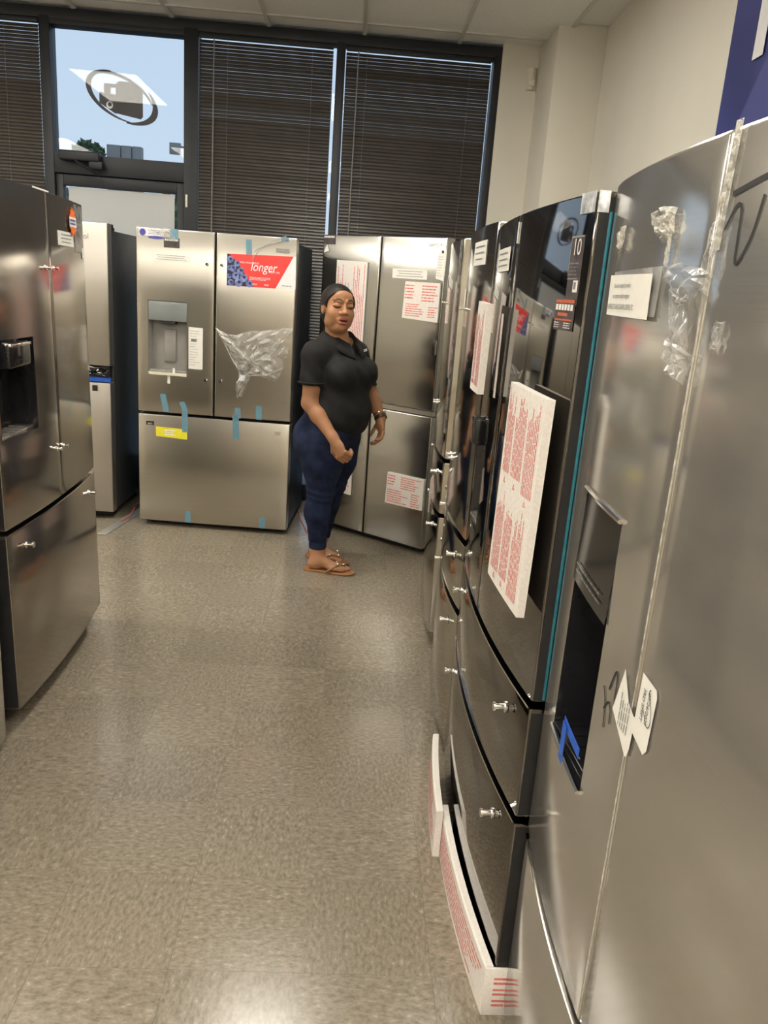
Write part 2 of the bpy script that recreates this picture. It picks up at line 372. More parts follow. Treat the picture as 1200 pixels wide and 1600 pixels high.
# glazed door under the transom
dr = struct(empty('door_1', (0, YW, 0)), 'dark framed glass entrance door covered with a white paper sheet')
box('door_stile', -2.018, -1.972, -0.03, 0.03, 0.005, 2.13, 'bronze_frame', dr, bevel=0.003)
box('door_stile', -1.226, -1.18, -0.03, 0.03, 0.005, 2.13, 'bronze_frame', dr, bevel=0.003)
box('door_rail', -1.972, -1.226, -0.03, 0.03, 2.062, 2.13, 'bronze_frame', dr, bevel=0.003)
box('door_rail', -1.972, -1.226, -0.03, 0.03, 0.005, 0.25, 'bronze_frame', dr, bevel=0.003)
box('pane', -1.972, -1.226, 0.0, 0.006, 0.25, 2.062, 'window_glass', dr)
box('hinge', -1.165, -1.150, -0.062, -0.05, 1.98, 2.06, 'plastic_ivory', dr, bevel=0.002)
# door closer
cl = tag(empty('door_closer', (-1.84, YW - 0.055, 2.24)), 'grey hydraulic door closer on the transom bar above the entrance', 'door closer')
bm = bmesh.new(); bm_box(bm, -0.13, 0.13, -0.06, 0.0, -0.032, 0.03, 0.012, 3); bm_box(bm, 0.06, 0.15, -0.055, 0.0, -0.075, -0.025, 0.01, 2)
bm_obj('body', bm, 'bronze_frame', cl, 0.6)
tube('arm', [(-0.02, -0.05, -0.03), (0.02, -0.12, -0.055), (0.10, -0.06, -0.10), (0.12, -0.03, -0.11)], 0.008, 'bronze_frame', cl)
# paper on the door
pv, pf = [], []
NXp, NZp = 14, 10
for j in range(NZp + 1):
    for i in range(NXp + 1):
        x = -1.945 + 0.70 * i / NXp; z = 0.55 + 1.505 * j / NZp
        pv.append((x, -0.012 + 0.004 * math.sin(i * 1.3 + j * 0.7), z))
for j in range(NZp):
    for i in range(NXp):
        a = j * (NXp + 1) + i; pf.append((a, a + 1, a + NXp + 2, a + NXp + 1))
pp = mesh_obj('paper_sheet', pv, pf, 'backlit_paper', None, True); pp.location = (0, YW, 0)
tag(pp, 'large blank white paper sheet covering the entrance door glass', 'paper')

# window decal: swoosh ring and truck silhouette, seen from the back
def flat_obj(name, polys, origin, material, parent=None, th=0.0006):
    """flat shapes in x,z given as outlines, with a little thickness"""
    V, F = [], []
    for P in polys:
        b = len(V); n = len(P)
        V += [(x, 0.0, z) for x, z in P] + [(x, th, z) for x, z in P]
        F.append(tuple(range(b, b + n))); F.append(tuple(range(b + 2 * n - 1, b + n - 1, -1)))
        for i in range(n):
            F.append((b + i, b + n + i, b + n + (i + 1) % n, b + (i + 1) % n))
    o = mesh_obj(name, V, F, material, parent)
    o.location = origin
    return o
def crescent(cx, cz, a, b, rot, t0, t1, wmax, n=30):
    out, inn = [], []
    for i in range(n + 1):
        t = t0 + (t1 - t0) * i / n
        w = wmax * math.sin(math.pi * (0.06 + 0.9 * i / n)) ** 0.7
        for lst, k in ((out, 1.0), (inn, 1.0 - w)):
            x, z = a * k * math.cos(t), b * k * math.sin(t)
            lst.append((cx + x * math.cos(rot) - z * math.sin(rot), cz + x * math.sin(rot) + z * math.cos(rot)))
    return [(out[i], out[i + 1], inn[i + 1], inn[i]) for i in range(n)]
dec = tag(empty('window_decal', (-1.60, YW + 0.0105, 2.63)), 'dark oval truck logo decal on the transom glass above the door', 'decal')
rot = math.radians(-24)
flat_obj('ring', crescent(0, 0, 0.225, 0.125, rot, math.radians(25), math.radians(165), 0.15) , (0, 0, 0), 'decal_film', dec)
flat_obj('ring', crescent(0.0, 0.0, 0.235, 0.130, rot, math.radians(120), math.radians(300), 0.16), (0, 0, 0), 'decal_film', dec)
flat_obj('ring', crescent(0.012, -0.005, 0.245, 0.135, rot, math.radians(-70), math.radians(55), 0.17), (0, 0, 0), 'decal_film', dec)
truck = [[(-0.135, -0.045), (-0.03, -0.105), (-0.02, 0.01), (-0.135, 0.02)],
         [(-0.105, 0.015), (-0.105, 0.072), (-0.06, 0.075), (-0.06, 0.015)],
         [(-0.06, 0.05), (-0.06, 0.072), (-0.03, 0.074), (-0.03, 0.05)],
         [(-0.03, -0.10), (0.13, -0.125), (0.145, -0.11), (0.145, 0.04), (0.12, 0.075), (0.08, 0.09), (-0.01, 0.092), (-0.03, 0.07)]]
flat_obj('truck_silhouette', truck, (0, -0.0008, 0), 'decal_film', dec)
flat_obj('wheel', [[(-0.07 + 0.022 * math.cos(t * math.pi / 8), -0.055 + 0.022 * math.sin(t * math.pi / 8)) for t in range(16)]], (0, -0.0016, 0), 'paper_cool', dec)
flat_obj('wheel', [[(-0.068 + 0.013 * math.cos(t * math.pi / 8), -0.05 + 0.013 * math.sin(t * math.pi / 8)) for t in range(16)]], (0, -0.0024, 0), 'decal_film', dec)

# outside the window
struct(box('ground_outside', -30, 20, YW + 0.2, 60, -0.3, -0.15, 'asphalt'), 'car park outside')
sg = tag(empty('roadside_sign', (-5.5, 20, 0)), 'grey three panelled sign board seen through the transom glass', 'sign')
for x0, x1 in ((-0.39, -0.08), (-0.06, 0.17), (0.19, 0.40)):
    box('sign_panel', x0, x1, -0.1, 0.1, 2.4, 4.34, 'sign_grey', sg, bevel=0.01)
for x in (-0.3, 0.3): box('post', x - 0.06, x + 0.06, -0.04, 0.08, -0.15, 2.4, 'sign_grey', sg)
sg2 = tag(empty('street_sign', (-4.34, 20, 0)), 'small pale sign on an arm at the lower right of the transom', 'sign')
box('sign_panel', -0.14, 0.12, -0.03, 0.03, 4.25, 4.50, 'sign_grey', sg2, bevel=0.01)
tube('pole', [(0.5, 0, -0.15), (0.5, 0, 4.4), (0.1, 0, 4.42)], 0.03, 'sign_grey', sg2)
def tree(name, label, loc, h, r, n, seed):
    rnd = random.Random(seed)
    t = tag(empty(name, loc), label, 'tree', 'trees outside the shop')
    tube('trunk', [(0, 0, 0), (0.05, 0.02, h * 0.4), (0, 0, h * 0.75)], [0.12, 0.1, 0.05], 'bark', t)
    V, F = [], []
    for i in range(n):
        u = rnd.uniform(-1, 1); th = rnd.uniform(0, 6.283); rr = r * rnd.uniform(0.55, 1.0)
        s = math.sqrt(1 - u * u)
        c = Vector((rr * s * math.cos(th), rr * s * math.sin(th), h - r + rr * u * 0.9))
        a = Vector((rnd.uniform(-1, 1), rnd.uniform(-1, 1), rnd.uniform(-1, 1))).normalized(); b2 = a.orthogonal().normalized(); k = rnd.uniform(0.05, 0.12)
        q = len(V); V += [c + a * k, c + b2 * k * 0.6, c - a * k, c - b2 * k * 0.6]; F.append((q, q + 1, q + 2, q + 3))
    f = mesh_obj('foliage', V, F, 'leaf', t); f['kind'] = 'stuff'
    return t
tree('street_tree', 'dark round tree crown at the lower left of the transom', (-6.33, 20, -0.15), 4.56, 0.38, 1500, 3)
tree('street_tree', 'leafy tree glimpsed through the left edge of the door glass', (-4.6, 12.6, -0.15), 3.0, 1.0, 2200, 5)
tree('street_tree', 'leafy tree glimpsed through the right edge of the door glass', (-2.3, 11.4, -0.15), 2.9, 1.0, 2200, 6)

# venetian blinds
def blind(label, x0, x1, cords, wand, y=-0.035):
    b = tag(empty('venetian_blind', (0, YW + y, 0)), label, 'blind', 'closed venetian blinds')
    box('head_rail', x0, x1, -0.014, 0.014, 3.005, 3.032, 'bronze_frame', b, bevel=0.002)
    # one slat, lightly curved, tilted nearly shut
    V, F = [], []; n = 5; ang = math.radians(62); w = 0.0265
    for e, x in enumerate((x0, x1)):
        for k in range(n):
            s = (k / (n - 1) - 0.5) * w; h = 0.0022 * (1 - (2 * k / (n - 1) - 1) ** 2)
            V.append((x, s * math.cos(ang) - h * math.sin(ang), -(s * math.sin(ang)) * -1 + h * math.cos(ang)))
    for k in range(n - 1): F.append((k, k + 1, n + k + 1, n + k))
    s0 = mesh_obj('slat', V, F, 'blind_slat', b, True)
    nsl = 122
    for i in range(nsl):
        o = s0 if i == 0 else link(s0.copy(), b)
        o.location = (0, 0, 0.42 + i * 0.0212)
        o.rotation_euler = (random.uniform(-0.05, 0.05), 0, 0)
    box('bottom_rail', x0, x1, -0.012, 0.012, 0.385, 0.405, 'bronze_frame', b, bevel=0.002)
    for c in cords:
        tube('cord', [(c, -0.016, 0.4), (c, -0.016, 3.01)], 0.0009, 'cord_leak_wand', b, 5)  # paler cord lines imitate daylight leaking through the slat holes
    if wand is not None:
        tube('wand', [(wand, -0.028, 1.55), (wand + 0.004, -0.026, 3.0)], 0.0045, 'cord_leak_wand', b, 6)
    return b
blind('dark venetian blind left of the entrance door', -3.53, -2.091, (-3.2, -2.62, -2.3), None)
blind('dark venetian blind between the door and the middle mullion', -1.082, -0.228, (-0.90, -0.36), -0.99)
blind('dark venetian blind next to the cream wall on the right', -0.145, 0.795, (-0.01, 0.66), -0.07)

# motion sensor on the pier
se = tag(empty('motion_sensor', (1.085, YW - 0.06, 2.86)), 'ivory motion sensor high on the wall beside the column', 'sensor')
V, F = [], []
NS, NZ = 10, 6
for j in range(NZ + 1):
    z = 0.128 * j / NZ; sc = 0.80 + 0.2 * (j / NZ)
    for i in range(NS + 1):
        t = math.pi * i / NS
        V.append((-0.034 * sc * math.cos(t), -0.042 * sc * math.sin(t), z))
for j in range(NZ):
    for i in range(NS):
        a = j * (NS + 1) + i; F.append((a, a + 1, a + NS + 2, a + NS + 1))
F.append(tuple(range(NS, -1, -1))); F.append(tuple(NZ * (NS + 1) + i for i in range(NS + 1)))
mesh_obj('housing', V, F, 'plastic_ivory', se, 0.8)
box('lens', -0.02, 0.02, -0.045, -0.03, 0.02, 0.06, 'paper', se, bevel=0.006)
se.location.x = 1.06

# banner on the right wall
bn = tag(empty('wall_banner', (XR - 0.012, 3.33, 2.0)), 'navy blue banner with a white letter high on the right wall', 'banner')
V, F = [], []
NB = 30
for j in range(NB + 1):
    for k in range(2):
        y = -2.6 * j / NB
        V.append((-0.004 + 0.003 * math.sin(j * 0.8), y, 0.02 + 1.06 * k))
for j in range(NB): F.append((2 * j, 2 * j + 2, 2 * j + 3, 2 * j + 1))
mesh_obj('cloth', V, F, 'navy_banner', bn, True)
def wall_text(body, size, y, z, material):
    tv, tf = text_mesh(body, size)
    return mesh_obj('lettering', [(-0.0095, y - a, z + b) for a, b in tv], [tuple(reversed(f)) for f in tf], material, bn)
wall_text('N', 0.85, -0.16, 0.42, 'poster_white')
for (y0, z0, y1, z1, y2, z2) in ((-0.05, 0.05, -0.35, 0.42, -0.50, 0.02), (-0.5, 0.05, -0.75, 0.35, -0.95, 0.03)):
    mesh_obj('facet', [(-0.0085, y0, z0), (-0.0085, y1, z1), (-0.0085, y2, z2)], [(0, 1, 2)], 'navy_light', bn)

# threshold strip and loose cords on the floor
ts = tag(empty('floor_strip', (-1.44, 4.60, 0)), 'grey metal cover strip on the floor beside the tall refrigerator', 'floor strip')
bm = bmesh.new(); bm_box(bm, -0.03, 0.03, 0, 0.62, 0.0005, 0.006, 0.002, 1)
bm_obj('strip', bm, 'threshold_metal', ts, 0.6); ts.rotation_euler = (0, 0, math.radians(-9))
tag(tube('power_cord', [(-1.40, 4.86, 0.006), (-1.37, 4.95, 0.02), (-1.36, 5.05, 0.05), (-1.40, 5.15, 0.03), (-1.39, 5.3, 0.02)], 0.004, 'cord_orange'), 'orange cord on the floor left of the flat fronted refrigerator', 'cord')
tag(tube('power_cord', [(-0.22, 4.86, 0.006), (-0.27, 4.97, 0.06), (-0.29, 5.05, 0.10), (-0.30, 5.2, 0.03)], 0.004, 'cord_orange'), 'orange cord on the floor behind the standing woman', 'cord')

# ------------------------------------------------------------------ refrigerators
class Fridge:
    """local axes: x to the right as one faces the front, -y out of the front, z up"""
    def __init__(s, name, label, a, b, bow, group=None):
        a, b = Vector(a), Vector(b); d = b - a; s.w = d.length; s.bow = bow
        mid = (a + b) / 2
        s.root = tag(empty(name, (mid.x, mid.y, 0), math.atan2(d.y, d.x)), label, 'refrigerator', group)
    def yf(s, x):
        return -s.bow * (1 - (2 * x / s.w) ** 2)
    def P(s, x, z, off=0.0):
        return (x, s.yf(max(-s.w / 2, min(s.w / 2, x))) - off, z)
    def frame(s, o):
        """put another thing into this refrigerator's place"""
        o.location = s.root.location; o.rotation_euler = s.root.rotation_euler
        return o
    def cabinet(s, top, material='cabinet_dark', y0=0.085, depth=0.66, base=0.035, inset=0.004):
        h = s.w / 2 - inset
        box('cabinet', -h, h, y0, y0 + depth, base, top, material, s.root, bevel=0.004)
        box('gasket', -h + 0.012, h - 0.012, 0.0755, y0 + 0.004, base + 0.05, top - 0.012, 'gasket', s.root)
        box('kick_plate', -h + 0.02, h - 0.02, y0 - 0.03, y0 + 0.06, 0.012, base + 0.06, 'gasket', s.root, bevel=0.003)
        for x in (-h + 0.06, h - 0.06):
            for y in (y0 + 0.0, y0 + depth - 0.08):
                bm = bmesh.new()
                bmesh.ops.create_cone(bm, cap_ends=True, segments=12, radius1=0.024, radius2=0.02, depth=0.04, matrix=Matrix.Translation((x, y + 0.02, 0.02)))
                bm_obj('foot', bm, 'gasket', s.root, 0.6)
        for x in (-h + 0.055, h - 0.055):
            box('hinge_cover', x - 0.045, x + 0.045, 0.02, y0 + 0.10, top, top + 0.022, 'gasket', s.root, bevel=0.006)
    def door(s, x0, x1, z0, z1, material, hole=None, name='door', th=0.075, r=None):
        r = r or getattr(s, 'edge', 0.007)
        # profile round the door in plan
        arc = [0, 25, 50, 70, 90]
        prof = [(x0, th)]
        for t in arc: prof.append((x0 + r - r * math.cos(math.radians(t)), s.yf(x0) + r - r * math.sin(math.radians(t))))
        n = 18
        xs = [x0 + r + (x1 - x0 - 2 * r) * i / n for i in range(1, n)]
        if hole:
            xs = sorted([x for x in xs if min(abs(x - hole[0]), abs(x - hole[1])) > 0.012] + [hole[0], hole[1]])
        for x in xs: prof.append((x, s.yf(x)))
        for t in reversed(arc): prof.append((x1 - r + r * math.cos(math.radians(t)), s.yf(x1) + r - r * math.sin(math.radians(t))))
        prof.append((x1, th))
        rows = [(z0, r), (z0 + 0.3 * r, 0.3 * r), (z0 + r, 0.0)]
        if hole: rows += [(hole[2], 0.0), (hole[3], 0.0)]
        rows += [(z1 - r, 0.0), (z1 - 0.3 * r, 0.3 * r), (z1, r)]
        np_ = len(prof); V, F = [], []
        for z, ins in rows:
            for k, (x, y) in enumerate(prof):
                V.append((x, y if k in (0, np_ - 1) else y + ins, z))
        for j in range(len(rows) - 1):
            for k in range(np_ - 1):
                if hole and rows[j][0] >= hole[2] - 1e-6 and rows[j + 1][0] <= hole[3] + 1e-6 and prof[k][0] >= hole[0] - 1e-6 and prof[k + 1][0] <= hole[1] + 1e-6 and k > 4 and k < np_ - 6:
                    continue
                a = j * np_ + k
                F.append((a, a + 1, a + np_ + 1, a + np_))
            F.append((j * np_ + np_ - 1, j * np_, (j + 1) * np_, (j + 1) * np_ + np_ - 1))
        F.append(tuple(range(np_ - 1, -1, -1))); F.append(tuple((len(rows) - 1) * np_ + k for k in range(np_)))
        return mesh_obj(name, V, F, material, s.root, math.radians(32))
    def dispenser(s, hole, depth, cav_mat, panel_mat, panel_h, tray_mat='dispenser_grey', proud=0.0, lip=None):
        x0, x1, z0, z1 = hole
        yb = max(s.yf(x0), s.yf(x1)) + depth
        f = lambda x: s.yf(x)
        V = [(x0, f(x0), z0), (x1, f(x1), z0), (x1, f(x1), z1), (x0, f(x0), z1),
             (x0 + 0.012, yb, z0 + 0.01), (x1 - 0.012, yb, z0 + 0.01), (x1 - 0.012, yb, z1 - 0.01), (x0 + 0.012, yb, z1 - 0.01)]
        F = [(4, 5, 6, 7), (0, 1, 5, 4), (1, 2, 6, 5), (2, 3, 7, 6), (3, 0, 4, 7)]
        d = mesh_obj('dispenser', V, F, cav_mat, s.root)
        # control panel across the top of the recess
        ym = min(f(x0), f(x1), f((x0 + x1) / 2))
        bm = bmesh.new(); bm_box(bm, x0 + 0.002, x1 - 0.002, max(f(x0), f(x1)) + 0.002 - proud, yb - 0.01, z1 - panel_h, z1 - 0.002, 0.004)
        bm_obj('control_panel', bm, panel_mat, d, 0.6)
        bm = bmesh.new(); xm = (x0 + x1) / 2
        bm_box(bm, xm - 0.045, xm + 0.045, yb - 0.055, yb - 0.01, z1 - panel_h - 0.018, z1 - panel_h, 0.004)
        bm_obj('nozzle', bm, 'gasket', d, 0.6)
        bm = bmesh.new(); bm_box(bm, xm - 0.035, xm + 0.035, yb - 0.012, yb - 0.002, z0 + 0.06, z1 - panel_h - 0.05, 0.004)
        bm_obj('paddle', bm, cav_mat, d, 0.6)
        bm = bmesh.new(); bm_box(bm, x0 + 0.004, x1 - 0.004, max(f(x0), f(x1)) - 0.002, yb - 0.006, z0, z0 + 0.012, 0.003)
        for k in range(5):
            bm_box(bm, x0 + 0.02 + k * (x1 - x0 - 0.04) / 5, x0 + 0.026 + k * (x1 - x0 - 0.04) / 5, max(f(x0), f(x1)) + 0.006, yb - 0.012, z0 + 0.011, z0 + 0.015)
        bm_obj('drip_tray', bm, tray_mat, d, 0.6)
        return d
    def stud(s, x, z, big=False):
        c = Vector(s.P(x, z)); k = 1.5 if big else 1.0
        bm = bmesh.new()
        for r1, dep, o in ((0.0085 * k, 0.004, 0.002), (0.0045 * k, 0.018 * k, 0.010 * k), (0.007 * k, 0.004, 0.018 * k)):
            bmesh.ops.create_cone(bm, cap_ends=True, segments=12, radius1=r1, radius2=r1, depth=dep, matrix=Matrix.Translation(c + Vector((0, -o, 0))) @ Matrix.Rotation(math.pi / 2, 4, 'X'))
        return bm_obj('handle_stud', bm, 'chrome', s.root, 0.6)
    def quad(s, name, corners, material, off=0.0012, parent=None, nx=8, nz=3, curl=0.0, th=0.0006):
        """sheet on the front: corners (x,z) bottom-left, bottom-right, top-right, top-left"""
        (ax, az), (bx, bz), (cx, cz), (dx, dz) = corners
        V, F = [], []
        for layer in (off, off - th):
            for j in range(nz + 1):
                for i in range(nx + 1):
                    u, v = i / nx, j / nz
                    x = (ax * (1 - u) + bx * u) * (1 - v) + (dx * (1 - u) + cx * u) * v
                    z = (az * (1 - u) + bz * u) * (1 - v) + (dz * (1 - u) + cz * u) * v
                    V.append(s.P(x, z, layer + curl * (u - 0.5) ** 2 * 4 * (1 if u > 0.5 else 0.3)))
        N = (nx + 1) * (nz + 1)
        for j in range(nz):
            for i in range(nx):
                a = j * (nx + 1) + i
                F.append((a, a + 1, a + nx + 2, a + nx + 1)); F.append((N + a, N + a + nx + 1, N + a + nx + 2, N + a + 1))
        def edge(a, b): F.append((a, N + a, N + b, b))
        for i in range(nx): edge(i, i + 1) if False else F.append((i + 1, i, N + i, N + i + 1)); 
        for i in range(nx): F.append((nz * (nx + 1) + i, nz * (nx + 1) + i + 1, N + nz * (nx + 1) + i + 1, N + nz * (nx + 1) + i))
        for j in range(nz):
            F.append((j * (nx + 1), (j + 1) * (nx + 1), N + (j + 1) * (nx + 1), N + j * (nx + 1)))
            F.append(((j + 1) * (nx + 1) + nx, j * (nx + 1) + nx, N + j * (nx + 1) + nx, N + (j + 1) * (nx + 1) + nx))
        return mesh_obj(name, V, F, material, parent or s.root, 0.7)
    def rect(s, name, x0, x1, z0, z1, material, off=0.0012, parent=None, **kw):
        return s.quad(name, [(x0, z0), (x1, z0), (x1, z1), (x0, z1)], material, off, parent, **kw)
    def shapes(s, name, polys, material, off=0.002, parent=None):
        V, F = [], []
        for Q in polys:
            b = len(V); V += [s.P(x, z, off) for x, z in Q]; F.append(tuple(range(b, b + len(Q))))
        return mesh_obj(name, V, F, material, parent or s.root)
    def lines(s, name, x0, x1, z0, z1, rows, material, off=0.002, parent=None, vertical=False, fill=0.55, seed=1, ragged=0.25, word=(0.012, 0.035), center=False):
        """rows of unreadably small print"""
        rnd = random.Random(seed); Q = []
        A0, A1, B0, B1 = (z0, z1, x0, x1) if vertical else (x0, x1, z0, z1)
        pitch = (B1 - B0) / rows
        for r in range(rows):
            b1 = B1 - r * pitch - pitch * (1 - fill) / 2; b0 = b1 - pitch * fill
            L = (A1 - A0) * (1 - rnd.uniform(0, ragged))
            a = A0 + ((A1 - A0 - L) / 2 if center else 0); end = a + L
            while a < end - 0.002:
                wl = min(rnd.uniform(*word), end - a)
                q = [(a, b0), (a + wl, b0), (a + wl, b1), (a, b1)]
                Q.append([(y, x) for x, y in q] if vertical else q)
                a += wl + word[0] * 0.35
        return s.shapes(name, Q, material, off, parent)
    def text(s, body, size, x, z, material, off=0.0022, parent=None, rot=0.0, align='LEFT', shear=0.0, stretch=1.0, name='lettering'):
        tv, tf = text_mesh(body, size, shear=shear, align=align); c, n = math.cos(rot), math.sin(rot)
        return mesh_obj(name, [s.P(x + (p * stretch) * c - q * n, z + (p * stretch) * n + q * c, off) for p, q in tv], tf, material, parent or s.root)
    def stroke(s, name, pts, width, material, off=0.0015, parent=None):
        """hand drawn pen stroke on the front"""
        Q = []
        pts = [Vector(p) for p in pts]
        dense = []
        for i in range(len(pts) - 1):
            p0, p1, p2, p3 = pts[max(0, i - 1)], pts[i], pts[i + 1], pts[min(len(pts) - 1, i + 2)]
            for k in range(6):
                t = k / 6
                dense.append(0.5 * ((2 * p1) + (p2 - p0) * t + (2 * p0 - 5 * p1 + 4 * p2 - p3) * t * t + (3 * p1 - p0 - 3 * p2 + p3) * t ** 3))
        dense.append(pts[-1])
        for i in range(len(dense) - 1):
            d = (dense[i + 1] - dense[i]); 
            if d.length < 1e-6: continue
            d.normalize(); nrm = Vector((-d.y, d.x)) * width / 2; e = d * width * 0.15
            Q.append([dense[i] - nrm - e, dense[i + 1] - nrm + e, dense[i + 1] + nrm + e, dense[i] + nrm - e])
        return s.shapes(name, [[(p.x, p.y) for p in q] for q in Q], material, off, parent)
    def note(s, x0, x1, z0, z1, rows=3, off=0.0015, corners=None, material='paper', seed=3):
        c = corners or [(x0, z0), (x1, z0), (x1, z1), (x0, z1)]
        n = s.quad('paper_note', c, material, off)
        s.lines('small_print', x0 + (x1 - x0) * 0.10, x1 - (x1 - x0) * 0.08, z0 + (z1 - z0) * 0.12, z1 - (z1 - z0) * 0.10, rows, 'ink_grey', off + 0.0008, n, fill=0.24, seed=seed, center=True, ragged=0.35, word=(0.006, 0.018))
        return n

def crumple(fr_, name, outline, material, off, amp, seed, n=16, parent=None):
    """torn wrinkled film on a refrigerator front; outline in (x,z) fan filled"""
    rnd = random.Random(seed)
    cx = sum(p[0] for p in outline) / len(outline); cz = sum(p[1] for p in outline) / len(outline)
    V, F = [], []; m = len(outline)
    V.append(fr_.P(cx, cz, off + amp * 0.6))
    rings = 7
    for r in range(1, rings + 1):
        k = r / rings
        for i, (x, z) in enumerate(outline):
            jit = amp * rnd.uniform(0.1, 1.0) if r < rings else amp * 0.3 * rnd.random()
            V.append(fr_.P(cx + (x - cx) * k + rnd.uniform(-1, 1) * amp * 0.2, cz + (z - cz) * k + rnd.uniform(-1, 1) * amp * 0.2, off + jit))
    for i in range(m): F.append((0, 1 + i, 1 + (i + 1) % m))
    for r in range(rings - 1):
        for i in range(m):
            a = 1 + r * m + i; b = 1 + r * m + (i + 1) % m
            F.append((a, a + m, b + m, b))
    return mesh_obj(name, V, F, material, parent or fr_.root)
def dense_outline(pts, n):
    out = []
    for i in range(len(pts)):
        a, b = pts[i], pts[(i + 1) % len(pts)]
        for k in range(n): out.append((a[0] + (b[0] - a[0]) * k / n, a[1] + (b[1] - a[1]) * k / n))
    return out

def foam_sheet(f, label, corners, th, blocks, group, off=0.002, vertical=False, tilt=0.0, seed=1):
    """packing foam with red print, leaning on a refrigerator front"""
    root = f.frame(tag(empty('foam_sheet'), label, 'foam sheet', group))
    f.quad('sheet', corners, 'foam', off + th, root, nx=6, nz=6, th=th)
    for n, (x0, x1, z0, z1, rows, vert) in enumerate(blocks):
        f.lines('print', x0, x1, z0, z1, rows, 'ink_red', off + th + 0.0006, root, vertical=vert, fill=0.42, seed=seed * 10 + n, ragged=0.35, word=(0.008, 0.03))
    return root

# --- flat fronted refrigerator in the middle
F2 = Fridge('refrigerator', 'stainless steel french door refrigerator with a red blueberry poster, left of the woman', (-1.28, 4.851), (-0.347, 4.785), 0.0015)
H = F2.w / 2
F2.cabinet(1.765, 'cabinet_dark')
hole = (0.066 - H, 0.300 - H, 0.972, 1.388)
F2.door(-H, -0.0055 - 0.003, 0.727, 1.79, 'steel_plain', hole)
F2.door(0.0015, H, 0.727, 1.79, 'steel_plain')
F2.door(-H, H, 0.035, 0.712, 'steel_plain', name='drawer')
d = F2.dispenser(hole, 0.062, 'dispenser_grey', 'dispenser_panel', 0.115)
F2.rect('tray_edge', 0.070 - H, 0.300 - H, 0.955, 0.972, 'plastic_ivory', 0.012, th=0.01)
F2.rect('tape_tab', 0.182 - H, 0.198 - H, 0.905, 0.955, 'paper', 0.0015)
F2.rect('tape_tab', 0.215 - H, 0.229 - H, 0.972, 1.0, 'paper', 0.006)
for x, z in ((0.417, 1.611), (0.503, 1.612), (0.416, 0.943), (0.506, 0.942)): F2.stud(x - H, z)
F2.rect('handle_mount', 0.052 - H, 0.096 - H, 0.645, 0.668, 'gasket', 0.006, th=0.005); F2.rect('handle_mount', 0.062 - H, 0.092 - H, 0.648, 0.660, 'chrome', 0.010, th=0.004)
F2.rect('handle_mount', 0.838 - H, 0.880 - H, 0.640, 0.662, 'chrome', 0.008, th=0.006)
F2.rect('brand_plate', 0.815 - H, 0.893 - H, 1.705, 1.728, 'dispenser_grey', 0.003, th=0.002)
ad = F2.quad('poster', [(0.531 - H, 1.500), (0.935 - H, 1.508), (0.930 - H, 1.690), (0.531 - H, 1.680)], 'poster_white', 0.0015)
F2.shapes('red_panel', [[(0.533 - H, 1.502), (0.818 - H, 1.504), (0.918 - H, 1.689), (0.533 - H, 1.679)]], 'poster_red', 0.0024, ad)
F2.shapes('dark_corner', [[(0.533 - H, 1.502), (0.690 - H, 1.504), (0.665 - H, 1.53), (0.62 - H, 1.60), (0.575 - H, 1.65), (0.545 - H, 1.679), (0.533 - H, 1.679)]], 'berry_dark', 0.0028, ad)
rb = random.Random(2)
for (bx, bz, br) in ((0.548, 1.648, 0.020), (0.556, 1.520, 0.019), (0.602, 1.518, 0.024), (0.665, 1.519, 0.021), (0.632, 1.550, 0.023), (0.583, 1.560, 0.021), (0.545, 1.555, 0.014), (0.612, 1.588, 0.021), (0.567, 1.600, 0.020), (0.590, 1.628, 0.018), (0.543, 1.600, 0.014)):
    c = (max(bx, 0.534 + br * 0.8) - H, max(bz, 1.503 + br * 0.8))
    F2.shapes('berry', [[(c[0] + br * math.cos(t * math.pi / 8), c[1] + br * math.sin(t * math.pi / 8)) for t in range(16)]], 'berry', 0.0031 + 0.0002 * rb.random(), ad)
    F2.shapes('berry_crown', [[(c[0] + 0.003 + br * 0.38 * math.cos(t * math.pi / 4), c[1] + 0.004 + br * 0.34 * math.sin(t * math.pi / 4)) for t in range(8)]], 'berry_dark', 0.0036, ad)
F2.text('longer', 0.072, 0.668 - H, 1.594, 'poster_white', 0.0032, ad, shear=0.25, stretch=0.82)
F2.text('FRESH PRODUCE IS', 0.013, 0.605 - H, 1.632, 'poster_white', 0.0032, ad)
F2.text('SHELF LIFE.', 0.014, 0.775 - H, 1.588, 'poster_white', 0.0032, ad)
F2.lines('small_print', 0.665 - H, 0.79 - H, 1.541, 1.561, 3, 'poster_white', 0.0032, ad, fill=0.35, word=(0.008, 0.02))
F2.lines('small_print', 0.682 - H, 0.712 - H, 1.514, 1.524, 2, 'poster_white', 0.0032, ad, fill=0.4, word=(0.006, 0.02))
F2.lines('small_print', 0.752 - H, 0.78 - H, 1.514, 1.524, 2, 'poster_white', 0.0032, ad, fill=0.4, word=(0.006, 0.02))
F2.lines('small_print', 0.855 - H, 0.915 - H, 1.519, 1.526, 1, 'ink_grey', 0.0032, ad, fill=0.5, word=(0.01, 0.02))
F2.note(0.091 - H, 0.316 - H, 1.610, 1.655, 3)
wl = F2.quad('price_label', [(0.018 - H, 1.745), (0.165 - H, 1.745), (0.165 - H, 1.787), (0.018 - H, 1.787)], 'paper', 0.0016)
F2.shapes('round_logo', [[(0.040 - H + 0.019 * math.cos(t * math.pi / 10), 1.764 + 0.019 * math.sin(t * math.pi / 10)) for t in range(20)]], 'label_blue', 0.0024, wl)
F2.shapes('blue_oval', [[(0.118 - H + 0.048 * math.cos(t * math.pi / 10), 1.738 + 0.0085 * math.sin(t * math.pi / 10)) for t in range(20)]], 'label_blue', 0.0026, wl)
